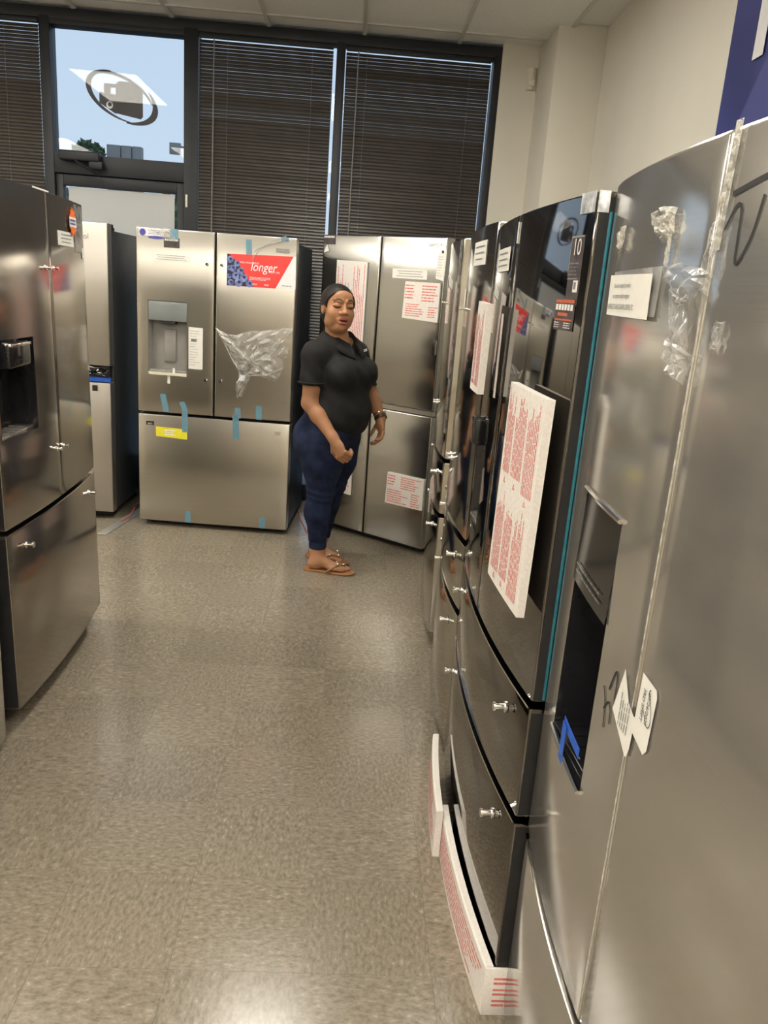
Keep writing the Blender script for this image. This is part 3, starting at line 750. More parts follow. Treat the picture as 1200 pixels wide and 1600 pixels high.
F2.lines('small_print', 0.070 - H, 0.155 - H, 1.753, 1.780, 3, 'label_blue', 0.0024, wl, fill=0.3, word=(0.006, 0.016), center=True)
st = F2.rect('dark_sticker', 0.163 - H, 0.255 - H, 1.688, 1.740, 'sticker_dark', 0.0018)
F2.lines('small_print', 0.168 - H, 0.250 - H, 1.724, 1.737, 1, 'paper', 0.0026, st, fill=0.8, word=(0.008, 0.011))
F2.rect('tape', 0.200 - H, 0.245 - H, 1.738, 1.792, 'tape_blue', 0.0022)
crumple(F2, 'film_scrap', dense_outline([(0.075 - H, 1.787), (0.20 - H, 1.80), (0.24 - H, 1.725), (0.17 - H, 1.735)], 5), 'plastic_film', 0.004, 0.012, 8)
ws = F2.rect('instruction_sheet', 0.310 - H, 0.395 - H, 1.004, 1.248, 'paper', 0.0018)
F2.lines('small_print', 0.318 - H, 0.380 - H, 1.02, 1.235, 14, 'ink_grey', 0.0026, ws, fill=0.12, word=(0.01, 0.03), ragged=0.5)
F2.rect('dark_box', 0.325 - H, 0.358 - H, 1.165, 1.18, 'ink_grey', 0.0028, ws)
for i, (x0, z0, x1, z1, w_) in enumerate(((0.152, 0.84, 0.175, 0.735, 0.036), (0.270, 0.80, 0.292, 0.745, 0.036), (0.288, 0.742, 0.290, 0.615, 0.036), (0.612, 0.79, 0.612, 0.725, 0.036), (0.600, 0.742, 0.605, 0.595, 0.038), (0.742, 0.81, 0.742, 0.727, 0.036), (0.307, 0.110, 0.312, 0.037, 0.036), (0.780, 0.110, 0.783, 0.037, 0.036), (0.655, 1.765, 0.660, 1.68, 0.034), (0.865, 1.79, 0.865, 1.768, 0.046))):
    F2.quad('tape', [(x1 - w_ / 2 - H, z1), (x1 + w_ / 2 - H, z1), (x0 + w_ / 2 - H, z0), (x0 - w_ / 2 - H, z0)], 'tape_blue', 0.0016)
yl = F2.quad('energy_label', [(0.110 - H, 0.578), (0.303 - H, 0.570), (0.303 - H, 0.632), (0.110 - H, 0.638)], 'label_yellow', 0.0016)
F2.lines('small_print', 0.165 - H, 0.235 - H, 0.585, 0.625, 3, 'paper', 0.0024, yl, fill=0.6, word=(0.01, 0.02), ragged=0.6)
# loose plastic bag hanging off the right door
bag = [(0.472, 1.262), (0.50, 1.235), (0.60, 1.228), (0.75, 1.262), (0.935, 1.285), (0.925, 1.23), (0.895, 1.10), (0.87, 1.0), (0.835, 0.97), (0.76, 0.985), (0.69, 0.995), (0.655, 0.93), (0.645, 0.87), (0.612, 0.85), (0.592, 0.90), (0.615, 0.965), (0.615, 1.01), (0.575, 1.08), (0.55, 1.15), (0.50, 1.21)]
crumple(F2, 'plastic_bag', dense_outline([(x - H, z) for x, z in bag], 3), 'bag_film', 0.004, 0.035, 5)
for k, (p, q) in enumerate((((0.49, 1.235), (0.635, 0.985)), ((0.93, 1.28), (0.65, 0.985)), ((0.75, 1.25), (0.66, 1.02)), ((0.88, 1.05), (0.67, 0.99)))):
    m1 = ((p[0] + q[0]) / 2 + 0.01, (p[1] + q[1]) / 2 - 0.015)
    tube('film_fold', [F2.P(p[0] - H, p[1], 0.012), F2.P(m1[0] - H, m1[1], 0.03), F2.P(q[0] - H, q[1], 0.02)], [0.002, 0.004, 0.003], 'bag_film', F2.root, 5)
F2.rect('tape', 0.628 - H, 0.66 - H, 0.96, 0.995, 'tape_white', 0.045)
tube('film_scrap', [F2.P(x - H, z, 0.008) for x, z in ((0.68, 1.655), (0.695, 1.69), (0.715, 1.72), (0.76, 1.745), (0.82, 1.765), (0.875, 1.787))], [0.006, 0.010, 0.008, 0.010, 0.012, 0.014], 'plastic_film', F2.root, 6)

# --- angled four door refrigerator behind the woman
F3 = Fridge('refrigerator', 'grey four door refrigerator set at an angle in the corner behind the woman', (-0.212, 5.092), (0.488, 4.522), 0.004)
H3 = F3.w / 2
F3.cabinet(1.80, 'cabinet_dark', depth=0.58)
for x0, x1 in ((-H3, -0.004), (0.004, H3)):
    F3.door(x0, x1, 0.885, 1.84, 'steel_grey'); F3.door(x0, x1, 0.045, 0.848, 'steel_grey')
F3.rect('grip_strip', -H3 + 0.01, H3 - 0.01, 0.852, 0.880, 'steel_pale', -0.02, th=0.03)
grp = 'printed packing foam sheets taped to the refrigerators'
foam_sheet(F3, 'tall pink printed foam sheet taped to the refrigerator behind the woman\'s head', [(0.13 - H3, 1.02), (0.362 - H3, 1.02), (0.366 - H3, 1.692), (0.128 - H3, 1.697)], 0.008,
    [(0.14 - H3, 0.235 - H3, 1.08, 1.68, 8, True), (0.25 - H3, 0.355 - H3, 1.05, 1.68, 8, True)], grp, seed=3)
foam_sheet(F3, 'wide pink printed foam sheet on the upper right door of the angled refrigerator', [(0.645 - H3, 1.395), (0.89 - H3, 1.385), (0.89 - H3, 1.598), (0.652 - H3, 1.598)], 0.012,
    [(0.655 - H3, 0.73 - H3, 1.50, 1.585, 5, False), (0.77 - H3, 0.885 - H3, 1.49, 1.585, 6, False), (0.665 - H3, 0.79 - H3, 1.405, 1.48, 6, False), (0.82 - H3, 0.885 - H3, 1.405, 1.47, 5, False)], grp, seed=4)
foam_sheet(F3, 'pink printed foam sheet on the lower right door of the angled refrigerator', [(0.622 - H3, 0.285), (0.896 - H3, 0.29), (0.896 - H3, 0.478), (0.628 - H3, 0.478)], 0.014,
    [(0.632 - H3, 0.70 - H3, 0.40, 0.47, 4, False), (0.73 - H3, 0.885 - H3, 0.39, 0.47, 6, False), (0.635 - H3, 0.79 - H3, 0.295, 0.38, 6, False), (0.81 - H3, 0.885 - H3, 0.295, 0.38, 6, False)], grp, seed=5)
foam_sheet(F3, 'small pink printed foam sheet half hidden behind the woman\'s knees', [(0.13 - H3, 0.27), (0.345 - H3, 0.27), (0.345 - H3, 0.50), (0.13 - H3, 0.50)], 0.008,
    [(0.14 - H3, 0.335 - H3, 0.28, 0.49, 12, False)], grp, seed=6)
F3.note(0.547 - H3, 0.788 - H3, 1.612, 1.665, 3, seed=7)
wp = F3.quad('instruction_sheet', [(0.845 - H3, 1.622), (0.897 - H3, 1.610), (0.900 - H3, 1.752), (0.853 - H3, 1.757)], 'paper', 0.002)
F3.lines('small_print', 0.852 - H3, 0.892 - H3, 1.63, 1.745, 8, 'ink_grey', 0.0028, wp, fill=0.12, word=(0.006, 0.02), ragged=0.5)
F3.text('SAMSUNG', 0.026, 0.780 - H3, 1.79, 'ink_grey', 0.0012)
F3.rect('dark_sensor', 0.872 - H3, 0.884 - H3, 1.757, 1.772, 'ink_black', 0.003)
ms = F3.rect('dark_sticker', 0.004 - H3, 0.100 - H3, 1.785, 1.838, 'sticker_dark', 0.0016)
F3.lines('small_print', 0.010 - H3, 0.096 - H3, 1.822, 1.834, 1, 'paper', 0.0024, ms, fill=0.8, word=(0.008, 0.011))
F3.quad('paper_scrap', [(0.012 - H3, 1.735), (0.055 - H3, 1.748), (0.042 - H3, 1.782), (0.025 - H3, 1.77)], 'paper', 0.004)
F3.rect('side_clip', 0.868 - H3, 0.884 - H3, 1.205, 1.285, 'chrome', 0.012, th=0.01)
F3.quad('door_tag', [(0.372 - H3, 0.60), (0.402 - H3, 0.60), (0.402 - H3, 0.78), (0.372 - H3, 0.78)], 'steel_pale', 0.0015)
F3.rect('door_tag_window', 0.380 - H3, 0.395 - H3, 0.68, 0.71, 'ink_black', 0.0025)

# --- tall refrigerator by the entrance
L2 = Fridge('refrigerator', 'tall pale steel refrigerator with a dark side panel beside the entrance door', (-2.36, 4.94), (-1.462, 4.916), 0.004)
h2 = L2.w / 2
L2.cabinet(1.765, 'cabinet_grey', depth=0.62, base=0.05)
for x0, x1 in ((-h2, -0.003), (0.003, h2)):
    L2.door(x0, x1, 0.975, 1.80, 'steel_pale')
L2.door(-h2, h2, 0.05, 0.872, 'steel_pale', name='drawer')
L2.rect('blue_tape', h2 - 0.20, h2 - 0.002, 0.878, 0.905, 'tape_strong_blue', -0.008, th=0.02)
crumple(L2, 'black_plastic', dense_outline([(h2 - 0.22, 0.905), (h2 - 0.004, 0.905), (h2 - 0.004, 0.968), (h2 - 0.22, 0.968)], 5), 'black_gloss', -0.01, 0.015, 3)
L2.text('Whirlpool', 0.045, h2 - 0.295, 1.705, 'ink_grey', 0.0015)
L2.rect('latch', h2 - 0.11, h2 - 0.078, 0.82, 0.855, 'gasket', 0.004)
L2.rect('hinge_cap', h2 - 0.02, h2 + 0.05 - 0.055, 1.77, 1.80, 'gasket', -0.078, th=0.05)

# --- bowed refrigerators
def french(f, mat_, top, split, base, cab, hole=None, drawers=None, studs=True, gap=0.004, lipmat='chrome', inset=0.004, door_studs=True):
    """curved front, two upper doors, one or more drawers given by their heights"""
    h = f.w / 2
    f.cabinet(top - 0.022, cab, inset=inset)
    f.door(-h, -gap / 2, split + 0.006, top, mat_, hole)
    f.door(gap / 2, h, split + 0.006, top, mat_)
    zs = [base] + (drawers or []) + [split]
    for k in range(len(zs) - 1):
        f.door(-h, h, zs[k] + (0.006 if k else 0), zs[k + 1] - 0.012, mat_, name='drawer')
        # bright folded lip along the top of each drawer
        V, F = [], []; n = 20
        for i in range(n + 1):
            x = -h + 0.004 + (2 * h - 0.008) * i / n
            for dy, dz in ((0.010, -0.0125), (0.010, -0.0085), (0.03, -0.0085)): V.append((x, f.yf(x) + dy - 0.012, zs[k + 1] + dz))
        for i in range(n):
            for q in (0, 1): F.append((3 * i + q, 3 * i + 3 + q, 3 * i + 4 + q, 3 * i + 1 + q))
        mesh_obj('drawer_lip', V, F, lipmat, f.root, 0.6)
        if studs:
            for x in (-h + 0.12, h - 0.12): f.stud(x, zs[k + 1] - 0.075, True)
    if studs and door_studs:
        for z in (split + 0.19, top - 0.25):
            f.stud(-0.035, z); f.stud(0.035, z)

L1 = Fridge('refrigerator', 'bronze french door refrigerator with an orange tag on the left', (-1.054, 2.445), (-1.075, 3.39), 0.022)
h1 = L1.w / 2
L1.edge = 0.004; L1.root.rotation_euler.x = -math.radians(1.0); L1.root.location.z = 0.012       # leans back a little
holeL = (0.020 - h1, 0.285 - h1, 0.985, 1.292)
french(L1, 'steel_bronze', 1.766, 0.69, 0.06, 'cabinet_dark', holeL)
d = L1.dispenser(holeL, 0.07, 'black_gloss', 'black_gloss', 0.008, 'steel_film')
bm = bmesh.new(); bm_box(bm, holeL[0] + 0.03, holeL[0] + 0.20, -0.035, 0.04, 1.205, 1.285, 0.012, 3)
bm_obj('dispenser_head', bm, 'black_gloss', d, 0.7)
for z0, z1 in ((0.705, 1.757), (0.068, 0.668)): box('edge_trim', -h1 - 0.0006, -h1 + 0.001, 0.005, 0.074, z0, z1, 'gasket', L1.root)
bm = bmesh.new(); bm_box(bm, holeL[0] + 0.03, holeL[0] + 0.20, -0.037, -0.01, 1.272, 1.282, 0.003, 2)
bm_obj('chrome_trim', bm, 'chrome', d, 0.7)
bm = bmesh.new(); bm_box(bm, holeL[0] + 0.02, holeL[0] + 0.05, 0.02, 0.035, 1.03, 1.20, 0.004)
bm_obj('chrome_lever', bm, 'chrome', d, 0.6)
star = []
for t in range(28):
    r = 0.055 if t % 2 == 0 else 0.040
    star.append((0.76 - h1 + 0.9 * r * math.cos(t * math.pi / 14), 1.688 + r * 1.05 * math.sin(t * math.pi / 14)))
sb = L1.shapes('orange_tag', [star], 'tag_orange', 0.006)
L1.rect('tag_strip', 0.712 - h1, 0.808 - h1, 1.670, 1.705, 'paper', 0.0068, sb); L1.lines('small_print', 0.718 - h1, 0.80 - h1, 1.675, 1.70, 2, 'label_blue', 0.0078, sb, fill=0.5, word=(0.01, 0.03))
L1.note(0.575 - h1, 0.775 - h1, 1.598, 1.648, 3, seed=5)
L1.rect('film_edge', 0.80 - h1, 0.935 - h1, 1.58, 1.755, 'plastic_thin', 0.002)
L1.rect('white_tag', 0.90 - h1, 0.938 - h1, 1.56, 1.60, 'paper', 0.0025)
L1.quad('white_label', [(0.44 - h1, 1.764), (0.60 - h1, 1.764), (0.60 - h1, 1.778), (0.44 - h1, 1.778)], 'paper', -0.03)

L0 = Fridge('refrigerator', 'steel refrigerator at the left edge of the picture, nearest on that side', (-1.068, 1.42), (-1.060, 2.345), 0.015)
french(L0, 'steel_film', 1.76, 0.69, 0.03, 'cabinet_dark')

R1 = Fridge('refrigerator', 'grey film covered refrigerator nearest the camera on the right', (0.417, 1.37), (0.46, 0.46), 0.042)
hr = R1.w / 2
holeR = (0.115 - hr, 0.320 - hr, 0.800, 1.245)
french(R1, 'steel_film', 1.728, 0.492, 0.05, 'cabinet_dark', holeR, studs=False, inset=0.032)
d = R1.dispenser(holeR, 0.062, 'black_gloss', 'black_gloss', 0.16, 'black_gloss')
V, F = [], []
for i in range(9):
    x = holeR[0] + (holeR[1] - holeR[0]) * i / 8
    V += [R1.P(x, 1.246, -0.002), R1.P(x, 1.085, 0.003)]
for i in range(8): F.append((2 * i, 2 * i + 1, 2 * i + 3, 2 * i + 2))
mesh_obj('control_glass', V, F, 'black_gloss', d, True)
R1.lines('panel_marks', holeR[0] + 0.02, holeR[1] - 0.03, 1.10, 1.125, 2, 'ink_grey', 0.005, d, fill=0.2, word=(0.01, 0.02))
for z0, z1 in ((1.238, 1.248), (0.798, 0.808)):
    tube('chrome_edge', [R1.P(holeR[0] + (holeR[1] - holeR[0]) * i / 8, (z0 + z1) / 2, 0.003) for i in range(9)], 0.004, 'chrome', d, 6)
R1.quad('blue_tape', [(0.20 - hr, 0.790), (0.225 - hr, 0.790), (0.225 - hr, 0.86), (0.20 - hr, 0.86)], 'tape_strong_blue', 0.006)
R1.quad('blue_tape', [(0.20 - hr, 0.85), (0.30 - hr, 0.85), (0.30 - hr, 0.868), (0.20 - hr, 0.868)], 'tape_strong_blue', 0.004)
n = R1.quad('paper_note', [(0.103 - hr, 1.521), (0.310 - hr, 1.519), (0.306 - hr, 1.578), (0.098 - hr, 1.580)], 'paper', 0.008)
R1.text('Please ask for assistance if you need to', 0.0095, 0.135 - hr, 1.561, 'ink_black', 0.0092, n, stretch=0.60)
R1.text('see a component inside the refrigerator', 0.0095, 0.135 - hr, 1.546, 'ink_black', 0.0092, n, stretch=0.60)
R1.text('IN REFERENCE TO SHELVES, DRAWERS, CRISPERS, ETC.', 0.0105, 0.108 - hr, 1.530, 'ink_black', 0.0092, n, stretch=0.56)
R1.quad('note_sleeve', [(0.103 - hr, 1.524), (0.325 - hr, 1.523), (0.328 - hr, 1.587), (0.105 - hr, 1.585)], 'plastic_film', 0.004)
# delivery label folded over the gap between the doors
lb = R1.shapes('diamond_label', [[(0.419 - hr, 1.066), (0.398 - hr, 0.995), (0.458 - hr, 0.958), (0.463 - hr, 0.96), (0.468 - hr, 1.02), (0.445 - hr, 1.03)],
                                 [(0.463 - hr, 0.96), (0.466 - hr, 1.022), (0.470 - hr, 1.022), (0.468 - hr, 0.975)],
                                 [(0.468 - hr, 1.0), (0.471 - hr, 1.088), (0.512 - hr, 1.084), (0.516 - hr, 1.075), (0.513 - hr, 1.000), (0.505 - hr, 0.99)]], 'paper', 0.0025)
R1.text('3RD SHIFT', 0.010, 0.482 - hr, 1.073, 'ink_black', 0.0033, lb, rot=-math.pi / 2)
R1.text('07/26/2021', 0.010, 0.495 - hr, 1.073, 'ink_black', 0.0033, lb, rot=-math.pi / 2)
R1.lines('small_print', 0.420 - hr, 0.455 - hr, 0.985, 1.035, 5, 'ink_grey', 0.0033, lb, vertical=True, fill=0.3, word=(0.006, 0.016))
R1.stroke('pen_mark', [(0.500 - hr, 1.078), (0.497 - hr, 1.072), (0.508 - hr, 1.055), (0.511 - hr, 1.035), (0.503 - hr, 1.030), (0.488 - hr, 1.046)], 0.0014, 'ink_black', 0.0036, lb)
R1.stroke('pen_mark', [(0.372 - hr, 1.010), (0.384 - hr, 1.040), (0.392 - hr, 1.045), (0.396 - hr, 1.030), (0.396 - hr, 1.005), (0.404 - hr, 1.004), (0.408 - hr, 1.018)], 0.0035, 'ink_black', 0.0012)
R1.stroke('pen_mark', [(0.352 - hr, 1.005), (0.365 - hr, 0.985), (0.372 - hr, 0.95)], 0.003, 'ink_black', 0.0012)
R1.stroke('pen_mark', [(0.362 - hr, 0.975), (0.376 - hr, 0.992), (0.388 - hr, 0.985), (0.390 - hr, 0.966)], 0.003, 'ink_black', 0.0012)
# handwriting and tape at the top of the near door
R1.stroke('pen_mark', [(0.480 - hr, 1.657), (0.54 - hr, 1.668), (0.60 - hr, 1.676)], 0.006, 'ink_black', 0.0012)
R1.stroke('pen_mark', [(0.476 - hr, 1.622), (0.492 - hr, 1.644), (0.503 - hr, 1.640), (0.506 - hr, 1.610), (0.508 - hr, 1.588), (0.516 - hr, 1.588), (0.532 - hr, 1.612), (0.542 - hr, 1.650)], 0.004, 'ink_black', 0.0012)
R1.quad('door_tape', [(0.455 - hr, 1.600), (0.474 - hr, 1.600), (0.478 - hr, 1.732), (0.464 - hr, 1.732)], 'tape_clear', 0.003)
crumple(R1, 'film_scrap', dense_outline([(0.445 - hr, 1.575), (0.472 - hr, 1.57), (0.476 - hr, 1.635), (0.452 - hr, 1.63)], 4), 'plastic_film', 0.003, 0.006, 21)
crumple(R1, 'film_scrap', dense_outline([(0.27 - hr, 1.655), (0.30 - hr, 1.663), (0.345 - hr, 1.655), (0.35 - hr, 1.625), (0.325 - hr, 1.615), (0.29 - hr, 1.625)], 4), 'tape_clear', 0.003, 0.010, 22)
crumple(R1, 'film_scrap', dense_outline([(0.338 - hr, 1.635), (0.345 - hr, 1.635), (0.343 - hr, 1.585), (0.337 - hr, 1.585)], 3), 'tape_clear', 0.003, 0.006, 23)
crumple(R1, 'film_scrap', dense_outline([(0.105 - hr, 1.65), (0.135 - hr, 1.652), (0.128 - hr, 1.615), (0.108 - hr, 1.615)], 4), 'tape_clear', 0.003, 0.008, 24)
crumple(R1, 'film_scrap', dense_outline([(0.33 - hr, 1.585), (0.39 - hr, 1.59), (0.47 - hr, 1.575), (0.47 - hr, 1.55), (0.44 - hr, 1.50), (0.42 - hr, 1.47), (0.40 - hr, 1.50), (0.37 - hr, 1.56)], 3), 'plastic_thin', 0.003, 0.010, 25)
crumple(R1, 'film_scrap', dense_outline([(0.38 - hr, 1.50), (0.46 - hr, 1.485), (0.45 - hr, 1.45), (0.39 - hr, 1.455)], 4), 'plastic_film', 0.003, 0.010, 26)
crumple(R1, 'film_scrap', dense_outline([(0.495 - hr, 1.525), (0.515 - hr, 1.525), (0.512 - hr, 1.49), (0.496 - hr, 1.49)], 4), 'plastic_film', 0.002, 0.006, 27)
tube('edge_tape', [R1.P(-0.002, 0.51 + 0.1 * k, 0.001) for k in range(13)], 0.0009, 'tape_clear', R1.root, 6)

R2 = Fridge('refrigerator', 'black stainless four door refrigerator with a large printed foam sheet on its door', (0.385, 2.30), (0.392, 1.38), 0.034)
hb = R2.w / 2; W2 = R2.w; R2.edge = 0.004
X2 = lambda s_: hb - s_                     # measured from the near corner
holeB = (X2(0.80), X2(0.62), 0.93, 1.22)
french(R2, 'steel_black', 1.716, 0.770, 0.10, 'cabinet_dark', holeB, [0.505], inset=0.012, door_studs=False)
d = R2.dispenser(holeB, 0.06, 'black_gloss', 'black_gloss', 0.07, 'steel_film')
box('dispenser_box', X2(0.765), X2(0.70), R2.yf(X2(0.73)) - 0.024, R2.yf(X2(0.73)) + 0.02, 1.15, 1.225, 'black_gloss', d, bevel=0.008)
big_sheet = foam_sheet(R2, 'big white foam sheet with red print on the black refrigerator\'s near door', [(X2(0.252), 0.950), (X2(0.040), 0.935), (X2(0.022), 1.365), (X2(0.236), 1.372)], 0.016,
    [(X2(0.230), X2(0.182), 1.19, 1.365, 7, True), (X2(0.172), X2(0.108), 1.19, 1.365, 8, True), (X2(0.098), X2(0.040), 1.17, 1.36, 7, True),
     (X2(0.236), X2(0.180), 0.975, 1.155, 8, True), (X2(0.172), X2(0.122), 0.975, 1.155, 7, True), (X2(0.112), X2(0.056), 0.955, 1.14, 8, True)], grp, off=0.018, seed=8)
_tri = []
for cx_, cz_ in ((0.205, 1.172), (0.140, 1.172), (0.070, 1.155), (0.205, 0.962), (0.150, 0.962)):
    r_ = 0.0085
    P3 = [(X2(cx_) + r_ * math.cos(math.radians(90 + 120 * k)), cz_ + r_ * math.sin(math.radians(90 + 120 * k))) for k in range(3)]
    Q3 = [(X2(cx_) + 0.55 * r_ * math.cos(math.radians(90 + 120 * k)), cz_ + 0.55 * r_ * math.sin(math.radians(90 + 120 * k))) for k in range(3)]
    _tri += [[P3[k], P3[(k + 1) % 3], Q3[(k + 1) % 3], Q3[k]] for k in range(3)]
R2.shapes('recycling_marks', _tri, 'ink_red', 0.0348, big_sheet)
foam_sheet(R2, 'narrow white foam sheet with red print on the black refrigerator\'s far door', [(X2(0.74), 1.30), (X2(0.55), 1.305), (X2(0.53), 1.52), (X2(0.72), 1.525)], 0.016,
    [(X2(0.71), X2(0.65), 1.32, 1.51, 4, True), (X2(0.63), X2(0.56), 1.32, 1.51, 5, True)], grp, off=0.026, seed=9)
box('foam_spacer', X2(0.555), X2(0.535), R2.yf(0) + 0.0, R2.yf(0) + 0.02, 1.30, 1.50, 'foam', R2.root)
R2.note(X2(0.72), X2(0.52), 1.598, 1.652, 3, seed=11, off=0.003)
wt = R2.rect('warranty_sticker', X2(0.083), X2(0.030), 1.53, 1.648, 'sticker_dark', 0.0008)
R2.shapes('sticker_edge', [[(X2(0.083), 1.645), (X2(0.030), 1.645), (X2(0.030), 1.648), (X2(0.083), 1.648)], [(X2(0.083), 1.575), (X2(0.038), 1.575), (X2(0.038), 1.577), (X2(0.083), 1.577)], [(X2(0.083), 1.58), (X2(0.081), 1.58), (X2(0.081), 1.648), (X2(0.083), 1.648)]], 'dispenser_grey', 0.0018, wt)
R2.text('10', 0.040, X2(0.073), 1.616, 'paper', 0.0020, wt, stretch=0.9)
R2.lines('small_print', X2(0.078), X2(0.04), 1.58, 1.605, 4, 'ink_grey', 0.0020, wt, fill=0.4, word=(0.008, 0.02))
R2.rect('white_square', X2(0.052), X2(0.033), 1.553, 1.573, 'paper', 0.0024, wt)
R2.rect('white_square_print', X2(0.047), X2(0.039), 1.558, 1.570, 'ink_grey', 0.0034, wt)
gm = R2.rect('advice_sticker', X2(0.121), X2(0.033), 1.486, 1.541, 'sticker_dark', 0.0016)
R2.rect('orange_band', X2(0.119), X2(0.036), 1.534, 1.540, 'sticker_orange', 0.0024, gm)
R2.lines('white_marks', X2(0.118), X2(0.037), 1.521, 1.532, 1, 'paper', 0.0026, gm, fill=0.95, word=(0.009, 0.012), ragged=0.0)
R2.rect('orange_band', X2(0.105), X2(0.060), 1.511, 1.517, 'sticker_orange', 0.0024, gm)
R2.rect('orange_band', X2(0.118), X2(0.040), 1.503, 1.506, 'sticker_orange', 0.0024, gm)
R2.lines('small_print', X2(0.118), X2(0.090), 1.489, 1.501, 3, 'paper', 0.0026, gm, fill=0.4, word=(0.006, 0.012))
R2.lines('small_print', X2(0.072), X2(0.042), 1.489, 1.501, 3, 'paper', 0.0026, gm, fill=0.4, word=(0.006, 0.012))
R2.quad('corner_tape', [(X2(0.062), 1.683), (X2(0.004), 1.683), (X2(0.004), 1.717), (X2(0.062), 1.717)], 'tape_white', 0.002)
box('corner_tape', hb - 0.0005, hb + 0.0015, 0.001, 0.02, 1.683, 1.717, 'tape_white', R2.root)
box('gap_tape', -0.003, 0.003, R2.yf(0) - 0.002, R2.yf(0), 1.655, 1.70, 'paper', R2.root)
for z0, z1 in ((0.778, 1.708), (0.515, 0.750), (0.108, 0.486)): box('edge_trim', hb - 0.001, hb + 0.0006, 0.005, 0.074, z0, z1, 'gasket', R2.root)
box('teal_edge_strip', hb + 0.0004, hb + 0.002, 0.022, 0.027, 0.78, 1.685, 'tape_teal', R2.root, bevel=0.002)
# foam packing round the foot of the drawer
def foot_foam(f, label, s0, s1, o0, o1, z0, z1, wrap, seed):
    root = f.frame(tag(empty('foam_strip'), label, 'foam strip', 'foam strips round the foot of the black refrigerator'))
    n = 14; V, F = [], []
    xs = [X2(s0 + (s1 - s0) * i / n) for i in range(n + 1)]
    for x in xs:
        for o, z in ((o0, z0), (o1, z0), (o1, z1 - 0.004), (o1 - 0.004, z1), (o0, z1)): V.append(f.P(x, z, o))
    if wrap:
        xe = hb + 0.024
        # carry the strip round the near corner
        pts = [(hb, 0.0), (hb + 0.012, 0.012), (hb + 0.012, 0.09)]
    for i in range(n):
        for k in range(5):
            a = 5 * i + k; b = 5 * i + (k + 1) % 5
            F.append((a, b, b + 5, a + 5))
    F.append((0, 1, 2, 3, 4)); F.append(tuple(5 * n + k for k in (4, 3, 2, 1, 0)))
    mesh_obj('sheet', V, F, 'foam', root, 0.6)
    f.lines('print', min(xs) + 0.02, max(xs) - 0.02, z0 + 0.012, z1 - 0.02, 7, 'ink_red', o1 + 0.0008, root, fill=0.4, seed=seed, word=(0.015, 0.05))
    if wrap:
        bm = bmesh.new(); bm_box(bm, hb + 0.0015, hb + 0.0075, -o1, 0.075, z0, z1, 0.002)
        e = bm_obj('sheet', bm, 'foam', root, 0.6)
        Q, Fq = [], []
        for k in range(6):
            zz = z1 - 0.03 - k * 0.012 - (k // 2) * 0.006; L = 0.035 if k % 2 == 0 else 0.028
            b0 = len(Q); Q += [(hb + 0.0079, 0.0, zz), (hb + 0.0079, L, zz), (hb + 0.0079, L, zz + 0.006), (hb + 0.0079, 0.0, zz + 0.006)]; Fq.append((b0, b0 + 1, b0 + 2, b0 + 3))
        mesh_obj('print', Q, Fq, 'ink_red', root)
    return root
foot_foam(R2, 'printed foam strip round the near corner foot of the black refrigerator', -0.0005, 0.56, 0.0025, 0.021, 0.0, 0.128, True, 31)
foot_foam(R2, 'printed foam strip along the far half foot of the black refrigerator', 0.50, 0.90, 0.023, 0.042, 0.0, 0.150, False, 32)

R3 = Fridge('refrigerator', 'grey steel bowed refrigerator between the black one and the narrow edged one', (0.452, 3.215), (0.390, 2.335), 0.04)
french(R3, 'steel_mid', 1.745, 0.790, 0.07, 'cabinet_dark', None, [0.555], inset=0.032)
h3 = R3.w / 2
R3.note(h3 - 0.30, h3 - 0.10, 1.63, 1.70, 3, seed=13)
R3.rect('white_tag', -0.10, -0.02, 1.50, 1.56, 'paper', 0.002)
R4 = Fridge('refrigerator', 'grey steel bowed refrigerator farthest along the right hand row', (0.50, 4.10), (0.412, 3.235), 0.042)
french(R4, 'steel_mid', 1.755, 0.868, 0.085, 'cabinet_grey', None, [0.628])
h4 = R4.w / 2
R4.rect('white_tag', -0.02, 0.06, 1.56, 1.62, 'paper', 0.002); R4.rect('white_tag', -0.06, 0.02, 1.46, 1.53, 'paper', 0.002)
R4.rect('film_strip', h4 - 0.05, h4 - 0.004, 0.98, 1.75, 'plastic_thin', 0.002)

